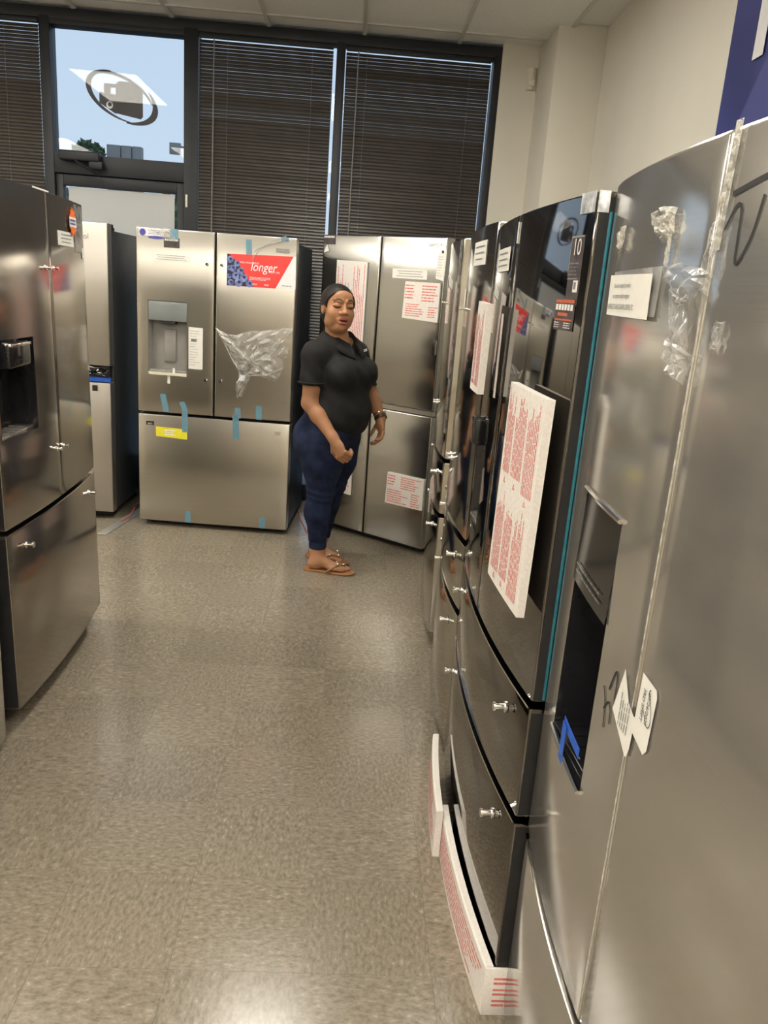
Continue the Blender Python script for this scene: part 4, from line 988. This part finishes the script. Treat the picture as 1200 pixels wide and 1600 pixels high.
# ------------------------------------------------------------------ the woman
def surface_nets(xs, ys, zs, D):
    ins = D < 0
    nx, ny, nz = D.shape
    cnt = np.zeros((nx - 1, ny - 1, nz - 1), np.int8)
    for i in (0, 1):
        for j in (0, 1):
            for k in (0, 1):
                cnt += ins[i:nx - 1 + i, j:ny - 1 + j, k:nz - 1 + k]
    act = (cnt > 0) & (cnt < 8)
    I, J, K = np.nonzero(act)
    idx = -np.ones(act.shape, np.int64); idx[I, J, K] = np.arange(len(I))
    acc = np.zeros((len(I), 3)); num = np.zeros(len(I))
    corners = [(a, b, c) for a in (0, 1) for b in (0, 1) for c in (0, 1)]
    for p in corners:
        for ax in range(3):
            if p[ax] == 1: continue
            q = list(p); q[ax] = 1
            d0 = D[I + p[0], J + p[1], K + p[2]]; d1 = D[I + q[0], J + q[1], K + q[2]]
            m = (d0 < 0) != (d1 < 0)
            t = np.where(m, d0 / np.where(m, d0 - d1, 1), 0)
            P0 = np.stack([xs[I + p[0]], ys[J + p[1]], zs[K + p[2]]], 1)
            P1 = np.stack([xs[I + q[0]], ys[J + q[1]], zs[K + q[2]]], 1)
            acc += np.where(m[:, None], P0 + (P1 - P0) * t[:, None], 0); num += m
    V = acc / num[:, None]
    F = []
    def quads(A, B, C, Dd, flip):
        q = np.stack([A, B, C, Dd], 1); q[flip] = q[flip][:, ::-1]
        F.append(q)
    # edges along x, y, z
    m = ins[:-1, 1:-1, 1:-1] != ins[1:, 1:-1, 1:-1]; i, j, k = np.nonzero(m); j = j + 1; k = k + 1
    quads(idx[i, j - 1, k - 1], idx[i, j, k - 1], idx[i, j, k], idx[i, j - 1, k], ~ins[i, j, k])
    m = ins[1:-1, :-1, 1:-1] != ins[1:-1, 1:, 1:-1]; i, j, k = np.nonzero(m); i = i + 1; k = k + 1
    quads(idx[i - 1, j, k - 1], idx[i - 1, j, k], idx[i, j, k], idx[i, j, k - 1], ~ins[i, j, k])
    m = ins[1:-1, 1:-1, :-1] != ins[1:-1, 1:-1, 1:]; i, j, k = np.nonzero(m); i = i + 1; j = j + 1
    quads(idx[i - 1, j - 1, k], idx[i, j - 1, k], idx[i, j, k], idx[i - 1, j, k], ~ins[i, j, k])
    F = np.concatenate(F); F = F[(F >= 0).all(1)]
    return V, F

class Field:
    def __init__(s, xs, ys, zs):
        s.xs, s.ys, s.zs = [np.asarray(a, np.float32) for a in (xs, ys, zs)]
        s.D = np.full((len(xs), len(ys), len(zs)), 0.5, np.float32)
    def sub(s, lo, hi):
        sl = []
        for a, l, h in zip((s.xs, s.ys, s.zs), lo, hi):
            i0 = max(0, int(np.searchsorted(a, l)) - 1); i1 = min(len(a), int(np.searchsorted(a, h)) + 1)
            sl.append(slice(i0, max(i0 + 1, i1)))
        X, Y, Z = np.meshgrid(s.xs[sl[0]], s.ys[sl[1]], s.zs[sl[2]], indexing='ij', sparse=True)
        return tuple(sl), X, Y, Z
    def put(s, sl, d, k, mode):
        A = s.D[sl]
        if mode == 'add':
            h = np.clip(0.5 + 0.5 * (A - d) / k, 0, 1); s.D[sl] = A * (1 - h) + d * h - k * h * (1 - h)
        elif mode == 'cut':
            d = -d; h = np.clip(0.5 - 0.5 * (A - d) / k, 0, 1); s.D[sl] = A * (1 - h) + d * h + k * h * (1 - h)
    def cap(s, a, b, ra, rb, k=0.02, mode='add', grow=0.0):
        a = np.array(a, float); b = np.array(b, float); ra += grow; rb += grow
        m = max(ra, rb) + k + 0.03
        sl, X, Y, Z = s.sub(np.minimum(a, b) - m, np.maximum(a, b) + m)
        ab = b - a; L = float(ab @ ab) + 1e-9
        t = np.clip(((X - a[0]) * ab[0] + (Y - a[1]) * ab[1] + (Z - a[2]) * ab[2]) / L, 0, 1)
        d = np.sqrt((X - a[0] - ab[0] * t) ** 2 + (Y - a[1] - ab[1] * t) ** 2 + (Z - a[2] - ab[2] * t) ** 2) - (ra + (rb - ra) * t)
        s.put(sl, d.astype(np.float32), k, mode)
    def ell(s, c, r, axes=None, k=0.02, mode='add', grow=0.0):
        c = np.array(c, float); r = np.array(r, float) + grow
        A = np.eye(3) if axes is None else np.array(axes, float)
        m = max(r) + k + 0.03
        sl, X, Y, Z = s.sub(c - m, c + m)
        x, y, z = X - c[0], Y - c[1], Z - c[2]
        q0 = 0; q1 = 0
        for i in range(3):
            u = x * A[i][0] + y * A[i][1] + z * A[i][2]
            q0 = q0 + (u / r[i]) ** 2; q1 = q1 + (u / r[i] ** 2) ** 2
        k0 = np.sqrt(q0); k1 = np.sqrt(q1) + 1e-6
        d = k0 * (k0 - 1) / k1
        d = np.where(k0 < 0.3, -min(r) * 0.7, d)
        s.put(sl, d.astype(np.float32), k, mode)
    def plane(s, p, n, k=0.004):
        """keep the side the normal points to"""
        n = np.array(n, float); n /= np.linalg.norm(n)
        X, Y, Z = np.meshgrid(s.xs, s.ys, s.zs, indexing='ij', sparse=True)
        d = -((X - p[0]) * n[0] + (Y - p[1]) * n[1] + (Z - p[2]) * n[2])
        s.D = np.maximum(s.D, d.astype(np.float32))
    def mesh(s):
        return surface_nets(s.xs, s.ys, s.zs, s.D)

PX, PY = 0.0, 4.27
def fr2(deg):
    """forward and left directions (x,y) for a heading measured from +x toward the camera"""
    a = math.radians(deg); f = np.array([math.cos(a), -math.sin(a), 0]); l = np.array([math.sin(a), math.cos(a), 0])
    return f, l
tf_, tl_ = fr2(42)        # torso
pf_, pl_ = fr2(28)        # hips
hf_, hl_ = fr2(68)        # head
UP = np.array([0, 0, 1.0])
TC = np.array([-0.068, 0.0, 0.0])
def Tt(f, l, z): return TC + tf_ * f + tl_ * l + UP * z
def Tp(f, l, z): return TC + np.array([-0.012, 0.0, 0]) + pf_ * f + pl_ * l + UP * z
HC = np.array([-0.082, -0.055, 1.428])
_tilt = math.radians(4)
hu_ = UP * math.cos(_tilt) - hf_ * 0 + hl_ * 0.05; hu_ /= np.linalg.norm(hu_)
def Th(a, b, c): return HC + hl_ * a + hf_ * b + hu_ * c
HAX = [hl_, hf_, hu_]; TAX = [tf_, tl_, UP]; PAX = [pf_, pl_, UP]

SH_R, EL_R, WR_R = np.array([-0.186, -0.128, 1.190]), np.array([-0.200, -0.140, 0.945]), np.array([-0.066, -0.235, 0.780])
SH_L, EL_L, WR_L = np.array([0.030, 0.122, 1.190]), np.array([0.112, 0.150, 0.985]), np.array([0.183, 0.055, 0.858])
LEG_R = [(-0.118, -0.075, 0.74, 0.112), (-0.118, -0.070, 0.60, 0.094), (-0.122, -0.062, 0.455, 0.066), (-0.135, -0.066, 0.33, 0.060), (-0.124, -0.078, 0.12, 0.040)]
LEG_L = [(-0.036, 0.085, 0.74, 0.112), (-0.040, 0.095, 0.60, 0.094), (-0.062, 0.105, 0.455, 0.064), (-0.088, 0.116, 0.33, 0.058), (-0.112, 0.132, 0.12, 0.040)]

def add_torso(F, g=0.0):
    F.ell(Tt(0.0, 0, 1.185), (0.095, 0.165, 0.085), TAX, 0.04, grow=g)
    F.ell(Tt(-0.015, 0, 1.08), (0.125, 0.165, 0.13), TAX, 0.04, grow=g)
    for s_ in (-1, 1):
        F.ell(Tt(0.098, 0.078 * s_, 1.105), (0.083, 0.085, 0.080), TAX, 0.03, grow=g)
        F.cap(Tt(0, 0.06 * s_, 1.235), (SH_R if s_ < 0 else SH_L) + [0, 0, 0.008], 0.055, 0.052, 0.04, grow=g)
    F.ell(Tt(0.105, 0, 1.10), (0.070, 0.090, 0.075), TAX, 0.03, grow=g)
    F.ell(Tt(0.018, 0, 0.95), (0.145, 0.168, 0.16), TAX, 0.05, grow=g)
def add_hips(F, g=0.0):
    F.ell(Tp(0.015, 0, 0.82), (0.145, 0.172, 0.13), PAX, 0.04, grow=g)
    for s_ in (-1, 1): F.ell(Tp(-0.075, 0.075 * s_, 0.745), (0.110, 0.098, 0.125), PAX, 0.05, grow=g)
    for L in (LEG_R, LEG_L): F.cap((L[0][0] - 0.045, L[0][1], 0.70), (L[2][0] - 0.012, L[2][1], 0.50), 0.095, 0.062, 0.05, grow=g)
def add_legs(F, g=0.0, last=5):
    for L in (LEG_R, LEG_L):
        for a, b in list(zip(L[:-1], L[1:]))[:last]:
            F.cap(a[:3], b[:3], a[3], b[3], 0.03, grow=g)
        F.ell((L[3][0] - 0.012, L[3][1], L[3][2] + 0.015), (0.056, 0.05, 0.085), None, 0.02, grow=g)
def add_hand(F, W, d, n, curls, thumb, sc=1.0):
    """W wrist, d along the hand, n back of the hand, thumb side = cross"""
    d = np.array(d, float); d /= np.linalg.norm(d); n = np.array(n, float); n -= d * (n @ d); n /= np.linalg.norm(n)
    s_ = np.cross(d, n) * thumb
    F.ell(W + d * 0.048 * sc, (0.050 * sc, 0.016 * sc, 0.036 * sc), [d, n, s_], 0.012)
    F.cap(W - d * 0.012, W + d * 0.03 * sc, 0.025 * sc, 0.022 * sc, 0.015)
    F.ell(W + d * 0.035 * sc + s_ * 0.022 * sc - n * 0.010 * sc, (0.032 * sc, 0.014 * sc, 0.016 * sc), [d, n, s_], 0.01)
    for off, ln in ((0.030, 0.95), (0.0105, 1.05), (-0.0095, 1.0), (-0.028, 0.8)):
        p = W + d * (0.088 - abs(off) * 0.15) * sc + s_ * off * sc; ang = 0.0
        for seg, (L, r0, r1) in enumerate(((0.040, 0.0098, 0.0092), (0.025, 0.0092, 0.0085), (0.020, 0.0085, 0.0072))):
            ang += math.radians(curls[seg] + (off < 0) * 4)
            q = p + (d * math.cos(ang) - n * math.sin(ang)) * L * ln * sc
            F.cap(p, q, r0 * sc, r1 * sc, 0.004); p = q
    p = W + d * 0.022 * sc + s_ * 0.026 * sc - n * 0.006
    for v, L, r0, r1 in ((d * 0.62 + s_ * 0.6 - n * 0.25, 0.036, 0.0125, 0.0105), (d * 0.85 + s_ * 0.12 - n * 0.5, 0.030, 0.0105, 0.0095), (d * 0.8 - s_ * 0.15 - n * 0.55, 0.022, 0.0095, 0.008)):
        v = v / np.linalg.norm(v); q = p + v * L * sc; F.cap(p, q, r0 * sc, r1 * sc, 0.005); p = q
def add_foot(F, ankle, heel, toe):
    heel = np.array(heel, float); toe = np.array(toe, float); d = toe - heel; d /= np.linalg.norm(d); sd = np.array([-d[1], d[0], 0.0])
    L = np.linalg.norm(toe - heel)
    F.cap(ankle, heel + d * 0.035 + [0, 0, 0.012], 0.040, 0.032, 0.02)
    F.ell(heel + d * 0.03 + [0, 0, 0.008], (0.034, 0.030, 0.028), [d, sd, UP], 0.02)
    F.cap(heel + d * 0.06 + [0, 0, 0.03], heel + d * (L * 0.66) + [0, 0, 0.008], 0.034, 0.020, 0.03)
    F.ell(heel + d * (L * 0.66) + [0, 0, 0.002], (0.055, 0.042, 0.018), [d, sd, UP], 0.02)
    for o, ln, r in ((0.026, 1.0, 0.0125), (0.007, 0.97, 0.0095), (-0.008, 0.93, 0.009), (-0.021, 0.88, 0.0085), (-0.032, 0.82, 0.008)):
        s_ = sd * o * (1 if add_foot.side > 0 else -1)
        F.cap(heel + d * (L * 0.74) + s_ * 0.95 + [0, 0, 0.004], heel + d * (L * ln - r) + s_ + [0, 0, -0.004], r, r * 0.92, 0.006)
FOOT_R = ((-0.170, -0.085, 0.036), (0.062, -0.125, 0.026))
FOOT_L = ((-0.172, 0.150, 0.036), (0.030, 0.035, 0.026))

B = Field(np.arange(-0.345, 0.295, 0.0032), np.arange(-0.40, 0.235, 0.0032), np.concatenate([np.arange(-0.006, 1.27, 0.0042), np.arange(1.272, 1.575, 0.0028)]))
add_torso(B, -0.006); add_hips(B, -0.006); add_legs(B, -0.004)
B.cap(Tt(0.0, 0, 1.19), Th(0, -0.015, -0.075), 0.070, 0.056, 0.03)
for S, E_, W_ in ((SH_R, EL_R, WR_R), (SH_L, EL_L, WR_L)):
    B.cap(S, E_, 0.056, 0.044, 0.02); 
    mid = E_ + (W_ - E_) * 0.35
    B.cap(E_, mid, 0.043, 0.041, 0.02); B.cap(mid, W_, 0.041, 0.0265, 0.02)
add_hand(B, WR_R, (0.50, -0.32, -0.82), (-0.55, -0.80, -0.05), (45, 66, 45), 1, 1.10)
add_hand(B, WR_L, (0.10, -0.22, -0.97), (0.90, 0.35, 0.05), (22, 34, 24), -1, 0.98)
add_foot.side = 1; add_foot(B, (-0.124, -0.078, 0.12), *FOOT_R)
add_foot.side = -1; add_foot(B, (-0.112, 0.132, 0.12), *FOOT_L)
EZ, NZ_, MZ = 0.0200, -0.0150, -0.0560      # heights of eyes, nose tip and mouth in the head
# head
B.ell(Th(0, -0.012, 0.028), (0.078, 0.094, 0.088), HAX, 0.02)
B.ell(Th(0, 0.024, -0.034), (0.066, 0.066, 0.076), HAX, 0.025)
for s_ in (-1, 1):
    B.ell(Th(0.040 * s_, 0.050, -0.022), (0.030, 0.029, 0.032), HAX, 0.018)
    B.ell(Th(0.048 * s_, 0.016, -0.062), (0.020, 0.040, 0.028), HAX, 0.02)
B.ell(Th(0, 0.064, -0.086), (0.027, 0.024, 0.022), HAX, 0.016)
B.ell(Th(0, 0.024, -0.098), (0.042, 0.042, 0.022), HAX, 0.02)
B.ell(Th(0, 0.066, 0.062), (0.048, 0.020, 0.030), HAX, 0.02)
for s_ in (-1, 1):
    B.ell(Th(0.034 * s_, 0.094, EZ + 0.002), (0.023, 0.013, 0.0135), HAX, 0.010, 'cut')
    B.ell(Th(0.034 * s_, 0.0715, EZ - 0.001), (0.0205, 0.0155, 0.0135), HAX, 0.004)
    B.cap(Th(0.014 * s_, 0.088, EZ + 0.022), Th(0.050 * s_, 0.070, EZ + 0.023), 0.0065, 0.005, 0.012)
B.cap(Th(0, 0.083, EZ + 0.010), Th(0, 0.101, NZ_ + 0.004), 0.0075, 0.0120, 0.010)
B.ell(Th(0, 0.104, NZ_), (0.0150, 0.0130, 0.0110), HAX, 0.007)
for s_ in (-1, 1):
    B.ell(Th(0.0170 * s_, 0.092, NZ_ - 0.003), (0.0100, 0.011, 0.0088), HAX, 0.005)
    B.ell(Th(0.0085 * s_, 0.101, NZ_ - 0.0115), (0.0048, 0.006, 0.003), HAX, 0.003, 'cut')
B.ell(Th(0, 0.080, MZ + 0.002), (0.030, 0.014, 0.021), HAX, 0.012)
B.ell(Th(0, 0.0885, MZ + 0.0080), (0.026, 0.0090, 0.0065), HAX, 0.004)
B.ell(Th(0, 0.0880, MZ - 0.0105), (0.023, 0.0100, 0.0085), HAX, 0.004)
B.ell(Th(0, 0.0960, MZ - 0.0005), (0.022, 0.012, 0.0042), HAX, 0.003, 'cut')
for s_ in (-1, 1):
    B.ell(Th(0.0785 * s_, -0.012, 0.000), (0.009, 0.019, 0.031), HAX, 0.008)
    B.ell(Th(0.0865 * s_, -0.008, 0.002), (0.005, 0.010, 0.018), HAX, 0.004, 'cut')
bv, bf = B.mesh()
woman = mesh_obj('person', bv + np.array([PX, PY, 0]), bf, 'skin', None, True)
tag(woman, 'woman in a black polo shirt, blue jeans and tan sandals standing between refrigerators', 'person')
# skin, lip and brow colours per vertex
rel = bv - HC; a_, b_, c_ = rel @ hl_, rel @ hf_, rel @ hu_
base = np.array([0.385, 0.190, 0.100]); col = np.tile(base, (len(bv), 1))
rng = np.random.RandomState(3); col *= (1 + 0.03 * rng.randn(len(bv), 1))
face = (b_ > 0.03) & (c_ > -0.12) & (c_ < 0.12)
col[face] *= np.array([1.10, 1.09, 1.06])
feet = bv[:, 2] < 0.13; col[feet] = col[feet] * np.array([1.18, 1.22, 1.3])
def blend(mask, c):
    col[:] = col * (1 - mask[:, None]) + np.array(c) * mask[:, None]
def soft(d, w): return np.clip(0.5 - d / w, 0, 1)
lip_u = np.sqrt((a_ / 0.0285) ** 2 + ((c_ - MZ - 0.0075) / 0.0085) ** 2) - 1; lip_l = np.sqrt((a_ / 0.0255) ** 2 + ((c_ - MZ + 0.0105) / 0.0105) ** 2) - 1
blend(soft(np.minimum(lip_u, lip_l), 0.35) * (b_ > 0.07), (0.36, 0.105, 0.085))
blend(soft(np.sqrt((a_ / 0.022) ** 2 + ((c_ - MZ + 0.0005) / 0.0046) ** 2) - 1, 0.5) * (b_ > 0.07), (0.07, 0.02, 0.018))
for s_ in (-1, 1):
    aa = a_ * s_
    brow_c = EZ + 0.0260 + 0.006 * np.sin(np.clip((aa - 0.012) / 0.044, 0, 1) * math.pi) - 0.005 * np.clip((aa - 0.038) / 0.015, 0, 1)
    blend(soft(np.maximum(np.abs(c_ - brow_c) - 0.0026, np.abs(aa - 0.034) - 0.022), 0.003) * (b_ > 0.03) * 0.75, (0.05, 0.028, 0.018))
    lid_c = EZ - 0.0065 - 0.0050 * np.cos((aa - 0.034) / 0.021 * math.pi / 2)
    blend(soft(np.maximum(np.abs(c_ - lid_c) - 0.0020, np.abs(aa - 0.034) - 0.0205), 0.003) * (b_ > 0.05), (0.02, 0.012, 0.010))
va = woman.data.color_attributes.new('Col', 'FLOAT_COLOR', 'POINT')
va.data.foreach_set('color', np.concatenate([np.clip(col, 0, 1), np.ones((len(bv), 1))], 1).astype(np.float32).ravel())

# brows and lowered lashes, laid on the face
from mathutils.bvhtree import BVHTree
_fb = BVHTree.FromPolygons([Vector(v) for v in bv], [tuple(f) for f in bf])
def on_face(a, c, off):
    o = Vector(Th(a, 0.25, c)); h = _fb.ray_cast(o, Vector(-hf_))
    return (h[0] + Vector(hf_) * off + Vector((PX, PY, 0))) if h[0] else o
for s_ in (-1, 1):
    tube('eyebrow', [on_face(s_ * a, EZ + c, 0.0002) for a, c in ((0.014, 0.0235), (0.024, 0.0275), (0.036, 0.0295), (0.046, 0.0265), (0.054, 0.0215))], [0.0016, 0.0027, 0.0027, 0.0020, 0.0010], 'hair_black', woman, 6)
    tube('eyelashes', [on_face(s_ * a, EZ + c, 0.0003) for a, c in ((0.016, -0.0065), (0.024, -0.0100), (0.034, -0.0115), (0.044, -0.0095), (0.053, -0.0055))], [0.0010, 0.0020, 0.0024, 0.0022, 0.0012], 'hair_black', woman, 6)
def garment(name, F_, material, shift=True):
    v, f = F_.mesh()
    o = mesh_obj(name, v + np.array([PX, PY, 0]), f, material, woman, True)
    md = o.modifiers.new('smooth', 'SMOOTH'); md.factor = 0.5; md.iterations = 3
    return o
# polo shirt
S = Field(np.arange(-0.33, 0.27, 0.0045), np.arange(-0.28, 0.26, 0.0045), np.arange(0.70, 1.36, 0.0045))
add_torso(S, 0.010)
S.ell(Tt(0.02, 0, 0.88), (0.162, 0.178, 0.15), TAX, 0.05, grow=0.006)
S.plane(Tt(0, 0, 0.845), UP + tf_ * 0.52)
S.cap(Tt(0.0, 0, 1.27), Tt(-0.005, 0, 1.40), 0.074, 0.075, 0.012, 'cut')
S.cap(Tt(0.055, 0, 1.30), Tt(0.145, 0.0, 1.205), 0.058, 0.010, 0.010, 'cut')
G = Field(np.arange(-0.33, 0.27, 0.0045), np.arange(-0.28, 0.26, 0.0045), np.arange(0.70, 1.36, 0.0045))
for Sx, Ex, low in ((SH_R, EL_R, 0.345), (SH_L, EL_L, 0.42)):
    G.cap(Sx, Sx + (Ex - Sx) * 0.9, 0.070 if low < 0.4 else 0.062, 0.066 if low < 0.4 else 0.056, 0.02)
G.plane(SH_R + (EL_R - SH_R) * 0.62, np.array([0.0, 0.04, 1.0]))
h_ = np.clip(0.5 + 0.5 * (S.D - G.D) / 0.03, 0, 1); S.D = S.D * (1 - h_) + G.D * h_ - 0.03 * h_ * (1 - h_)
# a few folds in the cloth
X_, Y_, Z_ = np.meshgrid(S.xs, S.ys, S.zs, indexing='ij', sparse=True)
S.D = S.D + (0.0022 * np.sin(55 * Z_ + 40 * X_ - 22 * Y_) * np.clip((1.08 - Z_) / 0.1, 0, 1) + 0.0018 * np.sin(70 * X_ + 60 * Z_ + 30 * Y_) * np.clip((Z_ - 1.0) / 0.1, 0, 1)).astype(np.float32)
shirt = garment('polo_shirt', S, 'shirt_black')
# collar: stands round the neck, folds down over the shirt and opens in a V
V, F = [], []
NCOL = 48
for i in range(NCOL + 1):
    t = math.radians(-165 + 330 * i / NCOL)
    cs, sn = math.cos(t), math.sin(t); front = max(0.0, -cs)
    for r, dz in ((0.072, 0.040), (0.079, 0.047), (0.116, 0.004), (0.112, -0.006)):
        p = Tt(-r * cs * (1 + 0.42 * front) - 0.004, r * sn * 1.06, 1.268 + dz - 0.060 * front ** 1.5 - (0.026 if r > 0.09 else 0.0) * front)
        V.append(p + np.array([PX, PY, 0]))
for i in range(NCOL):
    for k in range(4): F.append((4 * i + k, 4 * i + (k + 1) % 4, 4 * i + 4 + (k + 1) % 4, 4 * i + 4 + k))
F.append((0, 1, 2, 3)); F.append(tuple(4 * NCOL + k for k in (3, 2, 1, 0)))
mesh_obj('collar', V, F, 'shirt_black', woman, True)
# sleeve hem ring
for Sx, Ex in ((SH_R, EL_R),):
    c = Sx + (Ex - Sx) * 0.62 + np.array([0, 0, 0.012]); ring = []
    for i in range(25):
        t = 2 * math.pi * i / 24; ring.append(c + np.array([0.0725 * math.cos(t), 0.0725 * math.sin(t) , -0.04 * 0.0725 * math.sin(t)]) + [PX, PY, 0])
    tube('sleeve_hem', ring, 0.0042, 'shirt_black', woman, 6)
# jeans
J = Field(np.arange(-0.35, 0.2, 0.0045), np.arange(-0.24, 0.26, 0.0045), np.arange(0.06, 0.98, 0.005))
add_hips(J, 0.004)
J.ell(Tp(0.01, 0, 0.90), (0.148, 0.170, 0.10), PAX, 0.04)
add_legs(J, 0.006)
J.plane((0, 0, 0.128), (0, 0, 1)); J.plane((0, 0, 0.925), (0, 0, -1))
X_, Y_, Z_ = np.meshgrid(J.xs, J.ys, J.zs, indexing='ij', sparse=True)
J.D = J.D + (0.0022 * np.sin(170 * Z_ + 25 * X_) * np.exp(-((Z_ - 0.445) / 0.05) ** 2) + 0.0012 * np.sin(140 * Z_ + 30 * Y_) * np.exp(-((Z_ - 0.17) / 0.05) ** 2)).astype(np.float32)
jeans = garment('jeans', J, 'jeans')
# hair, drawn back close to the head
Hh = Field(np.arange(-0.20, 0.05, 0.003), np.arange(-0.18, 0.10, 0.003), np.arange(1.28, 1.58, 0.003))
Hh.ell(Th(0, -0.014, 0.030), (0.079, 0.094, 0.088), HAX, 0.02, grow=0.009)
Hh.ell(Th(0, -0.05, -0.02), (0.070, 0.055, 0.070), HAX, 0.03, grow=0.006)
Hh.ell(Th(0.0, -0.115, -0.01), (0.038, 0.032, 0.038), HAX, 0.02)
Hh.plane(Th(0, 0.040, -0.030), hf_ * -0.96 + hu_ * 0.28)
Hh.ell(Th(-0.002, 0.094, 0.008), (0.115, 0.086, 0.077), HAX, 0.006, 'cut')
for s_ in (-1, 1): Hh.ell(Th(0.083 * s_, 0.004, -0.020), (0.024, 0.030, 0.036), HAX, 0.006, 'cut')
garment('hair', Hh, 'hair_black')
# sandals
def sandal(heel, toe, side):
    heel = np.array(heel); toe = np.array(toe); heel[2] = toe[2] = 0
    d = toe - heel; L = np.linalg.norm(d); d /= L; sd = np.array([-d[1], d[0], 0.0]) * side
    o = np.array([PX, PY, 0])
    outl = [(-0.030, 0.0), (-0.024, 0.022), (0.0, 0.032), (0.06, 0.032), (0.13, 0.040), (0.185, 0.046), (0.225, 0.042), (0.25, 0.024), (0.257, 0.0), (0.248, -0.026), (0.215, -0.043), (0.165, -0.047), (0.11, -0.038), (0.05, -0.031), (0.0, -0.032), (-0.024, -0.022)]
    k = (L + 0.028) / 0.257; V, F = [], []; n = len(outl)
    for z, g in ((0.0008, 0.97), (0.004, 1.0), (0.012, 1.0), (0.0145, 0.96)):
        for x, y in outl: V.append(heel + d * (x * k * (g if x > 0 else 1)) + sd * y * g + UP * z + o)
    for j in range(3):
        for i in range(n): F.append((j * n + i, j * n + (i + 1) % n, (j + 1) * n + (i + 1) % n, (j + 1) * n + i))
    F.append(tuple(range(n - 1, -1, -1))); F.append(tuple(3 * n + i for i in range(n)))
    if side > 0: F = [tuple(reversed(f)) for f in F] if np.cross(d, sd)[2] < 0 else F
    so = mesh_obj('sandal', V, F, 'sandal_tan', woman, 0.8)
    post = heel + d * 0.205 * k + sd * 0.012
    top = heel + d * 0.150 * k + UP * 0.068
    for sgn in (1, -1):
        pts = [post + UP * 0.026, post - d * 0.012 + UP * 0.048 + sd * sgn * 0.006, heel + d * 0.158 * k + sd * sgn * 0.030 + UP * 0.050, heel + d * 0.125 * k + sd * sgn * 0.043 + UP * 0.028, heel + d * 0.105 * k + sd * sgn * 0.043 + UP * 0.010]
        tube('strap', [p + o for p in pts], [0.004, 0.006, 0.0075, 0.007, 0.006], 'strap_brown', so, 6)
    for x, y, z in ((0.192, 0.008, 0.050), (0.165, -0.026, 0.060), (0.150, 0.034, 0.050)):
        bm = bmesh.new(); bmesh.ops.create_uvsphere(bm, u_segments=8, v_segments=6, radius=0.0075, matrix=Matrix.Translation(Vector(heel + d * x * k + sd * y + UP * z + o)))
        bm_obj('bead', bm, 'chrome', so, 1.0)
sandal(*FOOT_R, 1); sandal(*FOOT_L, -1)
# watch on the far wrist, bangle and a small badge on the chest
def band(name, c, axis, r, w, material, th=0.004):
    axis = Vector(axis).normalized(); a = axis.orthogonal().normalized(); b = axis.cross(a); V, F = [], []; n = 20
    for i in range(n):
        t = 2 * math.pi * i / n; e = a * math.cos(t) + b * math.sin(t)
        for rr, s_ in ((r, -w), (r + th, -w), (r + th, w), (r, w)): V.append(Vector(c) + Vector((PX, PY, 0)) + e * rr + axis * s_)
    for i in range(n):
        for k in range(4): F.append((4 * i + k, 4 * i + (k + 1) % 4, 4 * ((i + 1) % n) + (k + 1) % 4, 4 * ((i + 1) % n) + k))
    return mesh_obj(name, V, F, material, woman, 0.8)
ax = WR_L - EL_L
band('watch', WR_L - ax * 0.02, ax, 0.0315, 0.010, 'watch_dark'); band('bangle', WR_L - ax * 0.14, ax, 0.0355, 0.002, 'chrome', 0.003)
dg = bpy.context.evaluated_depsgraph_get(); bvh = BVHTree.FromObject(shirt, dg)
def on_shirt(l, z, off=0.002):
    o = Vector(Tt(0.5, l, z) + np.array([PX, PY, 0])); h = bvh.ray_cast(o, Vector(-tf_))
    return (h[0] + Vector(tf_) * off) if h[0] else o
_o = Vector(Tt(0.5, 0.122, 1.218) + np.array([PX, PY, 0])); _h = bvh.ray_cast(_o, Vector(-tf_))
_n = _h[1].normalized(); _u = Vector(tl_) - _n * Vector(tl_).dot(_n); _u.normalize(); _w = _n.cross(_u); _w = _w if _w.z > 0 else -_w
def badge(pts, off): return [_h[0] + _n * off + (_u * a + _w * b) for a, b in pts]
bd = mesh_obj('chest_badge', badge(((-0.024, -0.008), (0.022, 0.000), (0.026, 0.014), (-0.020, 0.006)), 0.006), [(0, 1, 2, 3)], 'poster_white', woman)
mesh_obj('badge_print', badge(((-0.020, -0.001), (0.022, 0.006), (0.022, 0.0085), (-0.020, 0.0015)), 0.007), [(0, 1, 2, 3)], 'ink_grey', bd)
V = [on_shirt(l, z, 0.003) for l, z in ((-0.008, 1.10), (0.010, 1.10), (0.010, 1.20), (-0.008, 1.20))]
mesh_obj('placket', V, [(0, 1, 2, 3)], 'shirt_black', woman)
